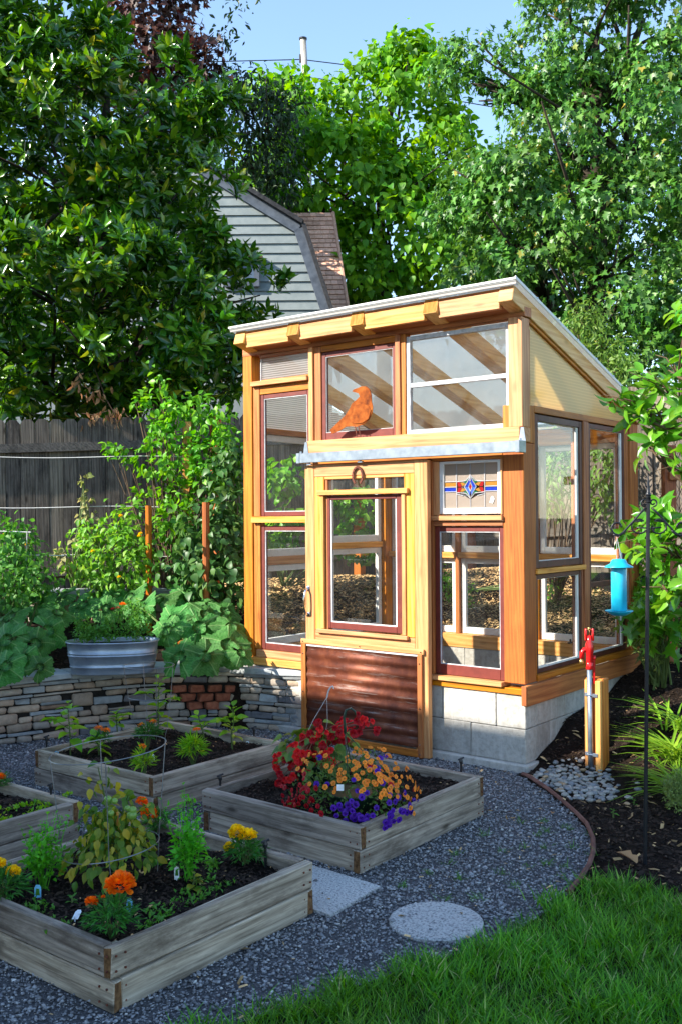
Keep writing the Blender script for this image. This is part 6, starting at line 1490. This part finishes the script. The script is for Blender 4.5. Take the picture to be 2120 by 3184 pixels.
keep = np.linalg.norm((P-CAL-[0, 0, .06])/RR, axis=1) > .5; P, u = P[keep], u[keep]; lq = nrm((P-CAL-[0, 0, .06])/RR); P = CAL+[0, 0, .06]+(P-CAL-[0, 0, .06])*(1+.16*np.sin(lq[:, :1]*5+1.0)*np.sin(lq[:, 1:2]*4+.5)+.10*np.sin(lq[:, :1]*9+lq[:, 2:]*6))
foliage(ca_, SMALL, P, u*.7+g.normal(0, .6, P.shape)+[0, 0, .2], u+g.normal(0, .5, P.shape), g.uniform(.016, .030, len(P)), L_calleaf, 0)
def trumpet(mat, s):
    a = np.linspace(0, 2*pi, 11)[:-1]; V = [(0, 0, -.35)]+[(.30*cos(x), .30*sin(x), -.02) for x in a]+[(1.0*cos(x)*(1.0 if i % 2 else .88), 1.0*sin(x)*(1.0 if i % 2 else .88), .12 if i % 2 else .06) for i, x in enumerate(a)]
    F = [(0, 1+(i+1) % 10, 1+i) for i in range(10)]; F2 = []
    for i in range(10): j = (i+1) % 10; F2 += [(1+i, 1+j, 11+j), (1+i, 11+j, 11+i)]
    me = np_mesh('flower', np.array(V), np.array([f_[::-1] for f_ in F]+F2), mat, True); me.materials.append(P_throat if s else mat)
    me.polygons.foreach_set('material_index', np.array([1]*10+[0]*20, np.int32)); return me
T_O, T_P, T_R = trumpet(P_tang, 1), trumpet(P_purple, 0), trumpet(P_red, 0)
cen = CAL+[0, 0, .06]; nn_ = 0
def lump_(u_): return 1+.16*np.sin(u_[..., 0]*5+1.0)*np.sin(u_[..., 1]*4+.5)+.10*np.sin(u_[..., 0]*9+u_[..., 2]*6)
def shell(u_): return cen+u_*RR*(1.03*lump_(u_)+g.uniform(-.05, .10))
for k in range(1250):
    if nn_ >= 285: break
    u_ = nrm(g.normal(0, 1, 3)); u_[2] = abs(u_[2])*1.2-.22; u_ = nrm(u_)
    if u_ @ CD > .25: continue
    p = shell(u_); px, py, _ = proj_px(p[None]); px, py = float(px[0]), float(py[0])
    pu = math.exp(-((px-1150)/130)**2-((py-2535)/50)**2); re = math.exp(-((px-900)/70)**2-((py-2500)/60)**2); og = .15+.45*math.exp(-((px-1200)/150)**2-((py-2400)/60)**2); x_ = g.random()
    if x_ < .95*re: m_ = T_R
    elif x_ < .72*pu: m_ = T_P
    elif x_ < og+.12*(px > 1100): m_ = T_O if g.random() > .16 else (T_P if g.random() > .25 else T_R)
    else: continue
    dr_ = nrm(u_*.9-CD*.45+g.normal(0, .2, 3)); mw = Matrix.Translation(p) @ Vector(dr_).to_track_quat('Z', 'Y').to_matrix().to_4x4() @ Matrix.Rotation(rnd.uniform(0, 6), 4, 'Z') @ Matrix.Scale(rnd.uniform(.0110, .0160)*(1.15 if m_ is T_P else 1), 4)
    link('flower', m_, ca_, None, mw); nn_ += 1
print('trumpets', nn_)
hp_ = lift(1072, 2215, CAL); q0 = lift(1072, 2262, CAL)
part('hanger', plasticg, ca_, lambda b_: (b_.tube([q0+[0, 0, -.03], q0, q0+HR*-.004+[0, 0, .05], q0+HR*.006+[0, 0, .085], q0+HR*.03+[0, 0, .095], q0+HR*.05+[0, 0, .08], q0+HR*.054+[0, 0, .06]], [.008, .008, .007, .006, .006, .005, .004], 7), b_.tube([q0+[0, 0, -.02], cen+HR*-.02+HF*-.16+[0, 0, .12]], .0022, 4), b_.tube([q0+[0, 0, -.02], cen+HR*.15+HF*-.1+[0, 0, .14]], .0022, 4), b_.tube([q0+[0, 0, -.02], cen+HF*.2+[0, 0, .1]], .0022, 4)), True)
MB().prism([(-.016, 0), (.016, 0), (.016, .03), (-.016, .03)], lift(1058, 2418, CAL)-CD*.23, HR, (0, 0, 1), HF, .001).build('care_tag', tagw, ca_)

# ------------------------------------------------------------------ squash, herbs and vegetables on the terrace
SQ = [squash_leaf(s) for s in range(4)]
def squash(label, base, leaves, seed):
    t = thing('squash_plant', label, 'squash plant', base, 'squash plants'); g = np.random.default_rng(seed); b_ = MB(); base = np.asarray(base, float); mes = [np_mesh('leaf', v, f_, L_squash, True) for v, f_ in SQ]
    for (px, py, d, s, fx, fy, fz) in leaves:
        p = at(px, py, d); nn = nrm(np.array([0, 0, 1.0])*fz+HR*fx-HF*fy); dd = nrm(np.cross(nn, g.normal(0, 1, 3))*.6+(p-base)*1.2-nn*((p-base) @ nn)*1.2+1e-6)
        X, Y, Z = frames(dd[None], nn[None]); X, Y, Z = X[0]*s, Y[0]*s, Z[0]*s
        mw = Matrix(((X[0], Y[0], Z[0], p[0]), (X[1], Y[1], Z[1], p[1]), (X[2], Y[2], Z[2], p[2]), (0, 0, 0, 1)))
        link('leaf', rnd.choice(mes), t, None, mw); b_.tube([base+g.normal(0, .02, 3), (base+p)/2+[0, 0, .05]+g.normal(0, .02, 3), p], [.013, .011, .007], 7)
    b_.build('stems', barkg, t, True); return t
d0 = 8.0
def gb(px, d): p = at(px, 1900, d); return np.array([p[0], p[1], gz(p)])
squash('squash plant with broad sunlit leaves beside the greenhouse post', gb(600, 7.75), [(490, 1870, 8.1, 0.43, -.3, .5, .9), (440, 1890, 8.0, 0.35, -.6, .5, .6), (590, 1860, 8.2, 0.38, .3, .6, .8), (660, 1880, 8.0, 0.40, .2, .4, 1), (540, 1930, 7.7, 0.38, -.2, .8, .5), (620, 1950, 7.6, 0.38, .3, .9, .5), (640, 1910, 7.7, 0.33, .4, .6, .7), (700, 1900, 7.9, 0.31, .5, .5, .8),
       (560, 2045, 7.15, 0.34, -.2, .9, .5), (640, 2040, 7.15, 0.31, .3, .9, .6), (710, 2005, 7.4, 0.40, .4, .7, .7), (720, 1950, 7.6, 0.33, .5, .6, .8), (400, 1860, 8.2, 0.38, -.5, .5, .7), (520, 1960, 7.5, 0.28, -.4, .8, .5), (750, 2030, 7.3, 0.25, .5, .7, .7)], 81)
MB().lathe(at(565, 2010, 7.3), [(.012, -.04), (.02, 0), (.03, .03), (.008, .045)], 8).build('squash_blossom', P_tang, bpy.data.objects['squash_plant'], True)
squash('squash plant with shaded leaves at the left of the tub', gb(70, 7.7), [(30, 1920, 7.8, 0.38, -.3, .6, .8), (120, 1870, 8.1, 0.33, .1, .7, .7), (150, 1960, 7.5, 0.33, .4, .7, .6), (20, 1990, 7.3, 0.38, -.2, .8, .6), (110, 2000, 7.3, 0.30, .3, .8, .5), (20, 2070, 7.0, 0.30, -.2, .9, .5), (125, 2075, 7.0, 0.22, .2, .9, .5), (180, 1905, 7.8, 0.30, .4, .5, .8), (-40, 1890, 8.0, 0.38, 0, .6, .8), (75, 2045, 7.1, 0.25, 0, .9, .6), (60, 1850, 8.3, 0.30, 0, .5, .9)], 82)
squash('squash leaves rising behind the herbs of the tub', gb(300, 8.2), [(260, 1880, 8.2, .30, -.2, .7, .8), (330, 1890, 8.1, .28, 0, .8, .7), (200, 1850, 8.4, .26, -.3, .6, .8), (360, 1850, 8.3, .28, .2, .6, .8), (300, 1840, 8.6, .22, 0, .6, .9)], 83)
# herbs in the tub
g = np.random.default_rng(91); ca, sa = cos(TA), sin(TA)
hb_ = thing('tub_herbs', 'mixed low herbs and spent marigolds growing in the galvanised tub', 'herbs', tub_c+[0, 0, .21])
x = g.uniform(-.28, .28, 1500); y = g.uniform(-.13, .13, 1500); h_ = .04+.24*g.random(1500)**.9*(.8+.4*np.sin(x*11)); P = np.stack([tub_c[0]+x*ca-y*sa, tub_c[1]+x*sa+y*ca, tub_c[2]+.20+h_], 1)
foliage(hb_, SMALL, P, g.normal(0, .8, P.shape)+[0, 0, .7], g.normal(0, .5, P.shape)+[0, 0, 1], g.uniform(.020, .036, 1500), L_herb, 0)
for k, (u_, h0) in enumerate(((.62, .34), (-.62, .22), (-.15, .22), (.56, .26))):
    b0 = np.array([tub_c[0]+u_*.30*ca, tub_c[1]+u_*.30*sa, tub_c[2]+.2]); q = np.linspace(0, 1, 26); PP = b0+np.stack([0*q, 0*q, q*h0], 1); PP = np.repeat(PP, 5, 0)+g.normal(0, .006, (130, 3)); w = g.uniform(0, 6.28, 130)
    foliage(hb_, NARROW, PP, np.stack([np.cos(w), np.sin(w), .7+0*w], 1), g.normal(0, .4, (130, 3))+[0, 0, 1], np.full(130, .03), L_tomato, 0, 'rosemary_spire')
for (u_, z_, ms, s) in ((.25, .30, POM_S, .03), (.0, .27, POM_D, .016), (.12, .275, POM_D, .017), (-.3, .26, POM_D, .014)):
    p = np.array([tub_c[0]+u_*.30*ca, tub_c[1]+u_*.30*sa, tub_c[2]+.2+z_]); put(ms[0], p, s, hb_); MB().tube([p+[0, 0, -.16], p], .0025, 4).build('stem', barkg, hb_)
# terrace shrubs
def bush(name, label, cat, blobs, ncl, tm, lm, size, k, seed, n_ind, drop=.4, spread=.06, stems=True, base=None, cell=12, group=None, inner=.5):
    P, N, B = crown_points(blobs, ncl, seed, inner, .6, .4); px, d = blobs[0][0], blobs[0][2]; b0 = np.array(base if base is not None else base_at(px, d)); t = thing(name, label, cat, b0, group); st_ = MB(); r = random.Random(seed)
    for (c, rr) in B:
        for j in range(4):
            e = c+np.array([r.gauss(0, .4)*rr[0], r.gauss(0, .4)*rr[2], r.gauss(0, .4)*rr[1]]); st_.tube([b0+np.array([r.gauss(0, .03), r.gauss(0, .03), 0]), (b0+e)/2+np.array([r.gauss(0, .05), r.gauss(0, .05), .03]), e], [.010, .007, .003], 5)
    st_.build('stems', barkg if stems is True else stems, t); foliage(t, tm, *hanging(P, N, k, size, seed+1, drop, spread), lm, n_ind, 'foliage', 'leaf', cell); return t
bush('tomato_bush', 'sunlit tomato bush with yellow flowers left of the wooden stake', 'tomato plant', [(330, 1720, 8.6, 110, 95, .3), (400, 1650, 8.6, 60, 60, .22), (380, 1780, 8.5, 110, 80, .3), (290, 1650, 8.7, 45, 50, .2), (430, 1740, 8.5, 60, 80, .25), (395, 1600, 8.6, 30, 30, .1)], 330, OVATE, L_tomato, .062, 4, 101, 160, .5, .05)
bush('tomato_bush', 'tall tomato plants in wire supports at the left edge', 'tomato plant', [(20, 1720, 8.2, 90, 90, .3), (40, 1810, 8.1, 120, 100, .35), (70, 1690, 8.3, 50, 60, .2), (30, 1650, 8.3, 40, 40, .15), (110, 1780, 8.1, 60, 80, .25)], 330, OVATE, L_herb, .058, 4, 103, 120, .5, .05)
bush('apple_tree', 'young espaliered apple tree leafing out before the dark fence', 'apple tree', [(500, 1200, 9.0, 16, 45, .06), (500, 1270, 9.0, 70, 36, .16), (515, 1350, 9.0, 60, 45, .18), (600, 1270, 9.1, 60, 40, .16), (660, 1310, 9.0, 60, 50, .18), (530, 1440, 8.9, 90, 45, .2), (640, 1400, 9.0, 80, 50, .2), (545, 1540, 8.9, 70, 50, .2), (660, 1480, 8.9, 70, 60, .22),
      (440, 1540, 9.0, 34, 18, .08), (430, 1440, 9.0, 30, 18, .08), (360, 1400, 9.0, 60, 14, .08), (430, 1250, 9.0, 34, 16, .08), (540, 1640, 8.8, 60, 50, .2), (700, 1390, 9.0, 40, 60, .2)], 430, OVATE, L_apple, .075, 4, 105, 200, .35, .045, twig, base_at(545, 9.0))
bush('bean_vine', 'dense dark bean vine climbing between the stake and the greenhouse', 'bean vine', [(700, 1560, 8.7, 70, 120, .3), (680, 1700, 8.5, 90, 100, .3), (720, 1820, 8.3, 60, 80, .25), (610, 1660, 8.5, 60, 70, .25), (590, 1760, 8.4, 70, 70, .25), (640, 1790, 8.3, 60, 60, .22), (720, 1430, 8.8, 40, 60, .2)], 420, HEART, L_bean, .075, 4, 107, 200, .7, .05)
bush('pale_vine', 'thin yellowing vine climbing the trellis wire', 'vine', [(262, 1500, 8.9, 8, 22, .03), (272, 1560, 8.9, 12, 30, .04), (276, 1610, 8.9, 22, 36, .06), (262, 1670, 8.9, 28, 36, .08), (215, 1760, 8.8, 22, 30, .08), (290, 1690, 8.8, 36, 20, .08), (190, 1720, 8.8, 20, 14, .05)], 70, HEART, L_vine, .055, 3, 109, 60, .4, .02, True, base_at(250, 8.85))
yf = MB()
for i, (px, py) in enumerate(((376, 1605), (438, 1660), (434, 1668), (290, 1715), (30, 1652), (85, 1693), (18, 1660), (372, 1795))):
    tag(put(POM_Y[0], at(px, py, 8.25), .018, None, 'tomato_blossom'), ['small yellow blossom at the top of the sunlit tomato bush', 'yellow blossom on the right side of the sunlit tomato bush', 'lower of two touching yellow blossoms on the tomato bush', 'yellow blossom at the left side of the sunlit tomato bush', 'yellow blossom at the tip of the left-edge tomatoes', 'yellow blossom on the left-edge tomatoes by the wire', 'yellow blossom low on the left-edge tomatoes', 'yellow blossom low in the sunlit tomato bush'][i], 'flower', 'tomato blossoms')
wf = thing('wire_support', 'pale square wire frame holding up the left-edge tomatoes', 'plant support', base_at(40, 8.2))
part('frame', wirew, wf, lambda b_: [b_.tube(q, .005, 5) for q in ([at(-60, 1650, 8.2), at(95, 1655, 8.2), at(98, 1655, 8.6), at(-60, 1648, 8.6)], [at(85, 1652, 8.2), at(82, 1800, 8.2)], [at(-20, 1652, 8.2), at(-20, 1800, 8.2)], [at(60, 1725, 8.2), at(200, 1728, 8.5)])])
# right hand side: persimmon with big leaves, grass clump, low plants
bl = [(2118, 1150, 6.4, 96, 81, .3), (2038, 1190, 6.5, 52, 40, .25), (2148, 990, 6.4, 52, 54, .25), (1988, 1270, 6.4, 70, 45, .25), (2088, 1290, 6.3, 88, 63, .3), (2018, 1390, 6.4, 39, 54, .22), (2138, 1420, 6.2, 52, 54, .25), (2048, 1600, 6.2, 61, 54, .25), (2128, 1640, 6.0, 79, 72, .3), (2028, 1720, 6.1, 61, 49, .25), (2118, 1780, 6.0, 70, 72, .3), (1978, 1640, 6.3, 52, 36, .2), (2058, 1820, 6.1, 52, 45, .2), (1908, 1240, 6.3, 35, 22, .1)]
P, N, B = crown_points(bl, 100, 13, .5, .5, .45)
pb_ = at(2230, 1900, 6.2); tree('persimmon_tree', 'young tree with big glossy leaves reaching in from the right edge', (pb_[0], pb_[1], gz(pb_)-.05), at(2190, 1000, 6.3), B, rosettes(P, N, 5, .124, 14, .15, 1.3), leaf_strip(.24, [(0, .12), (.2, .75), (.5, 1), (.8, .62), (1, .04)], .22, .35), L_persim, 300, .035, None, 6, twig, seed=8)
bush('small_maple', 'low maple seedling with broad green leaves beside the greenhouse', 'seedling tree', [(2050, 1880, 7.2, 60, 50, .25), (2010, 1800, 7.6, 40, 60, .2), (2100, 1900, 7.0, 60, 50, .2), (2060, 1960, 7.0, 50, 36, .2), (2000, 1930, 7.4, 40, 40, .2)], 60, MAPLE_BIG, L_persim, .15, 3, 121, 120, .4, .06)
bush('fern', 'yellow-green fern at the back corner of the greenhouse', 'fern', [(2020, 2000, 7.3, 28, 40, .15), (2030, 2035, 7.1, 28, 18, .12), (2000, 1965, 7.4, 20, 30, .1)], 60, NARROW, L_yew, .08, 6, 123, 0, .2, .03)
gc = at(2110, 2200, 5.9); gc[2] = gz(gc); hg = thing('ornamental_grass', 'arching bright green grass clump at the right edge of the bed', 'grass clump', gc)
g = np.random.default_rng(131); n = 260; w = g.uniform(0, 2*pi, n); tmA = leaf_strip(.022, [(0, .5), (.25, 1), (.5, 1), (.75, .7), (1, .05)], .3, .62)
for k, (px, py, d, m) in enumerate(((2100, 2130, 6.0, 110), (2125, 2230, 5.6, 100), (2110, 2060, 6.3, 60))):
    c = at(px, py, d); c[2] = gz(c); w = g.uniform(0, 2*pi, m); foliage(hg, tmA, c+g.normal(0, .04, (m, 3))*[1, 1, 0], np.stack([np.cos(w)*.8, np.sin(w)*.8, g.uniform(.5, 1.3, m)], 1), np.stack([-np.cos(w)*.2, -np.sin(w)*.2, np.ones(m)], 1), g.uniform(.22, .42, m), L_hakone, m if k < 2 else 0, 'blades', 'blade')
c = on_z(2110, 2500, .02); bush('small_shrub', 'soft yellow-green mounded shrub cut off by the right edge', 'shrub', [(2110, 2470, 4.75, 44, 46, .10), (2135, 2450, 4.8, 50, 60, .12), (2090, 2450, 4.85, 22, 26, .06)], 420, SMALL, L_yew, .016, 6, 133, 0, -.3, .012, True, c)
for (px, py, lab) in ((1970, 2505, 'tiny bright seedling on the dark mulch beside the hanger pole'), (1905, 2535, 'thin green sprout on the dark mulch right of the edging')):
    b = on_z(px, py, .01); leafy('mulch_weed', lab, 'weed', b, lift(px, py-18, b), 6, .03, SMALL, L_weed, px, .3, .3, 0)
# plants inside and behind the greenhouse
bush('garden_vine', 'leafy vine seen through the greenhouse glass against the back fence', 'vine', [(880, 1480, 9.8, 60, 60, .2), (900, 1640, 9.6, 60, 80, .2), (1080, 1560, 10.0, 70, 50, .2), (1120, 1680, 9.8, 70, 70, .2), (860, 1700, 9.4, 40, 40, .15)], 190, HEART, L_apple, .085, 4, 141, 120, .5, .05)
bush('back_shrub', 'shrub seen through the right hand windows behind the greenhouse', 'shrub', [(1720, 1450, 9.8, 60, 90, .25), (1720, 1560, 9.8, 60, 50, .2), (1880, 1460, 9.6, 60, 90, .25), (1880, 1560, 9.6, 60, 60, .2), (1800, 1380, 9.8, 90, 60, .2)], 260, LANCE2, L_shrub, .085, 4, 143, 120, .5, .05, twig)
bush('low_groundcover', 'low green plants on the chips seen through the lower panes', 'ground plant', [(1400, 1790, 9.9, 34, 30, .12), (1380, 1830, 9.6, 40, 26, .15), (1440, 1850, 9.5, 30, 22, .12), (1690, 1830, 9.5, 30, 22, .12)], 120, LANCE2, L_apple, .05, 4, 145, 0, .2, .04)

print('triangles', sum(len(o.data.loops)-2*len(o.data.polygons) for o in scene.objects if o.type == 'MESH'))
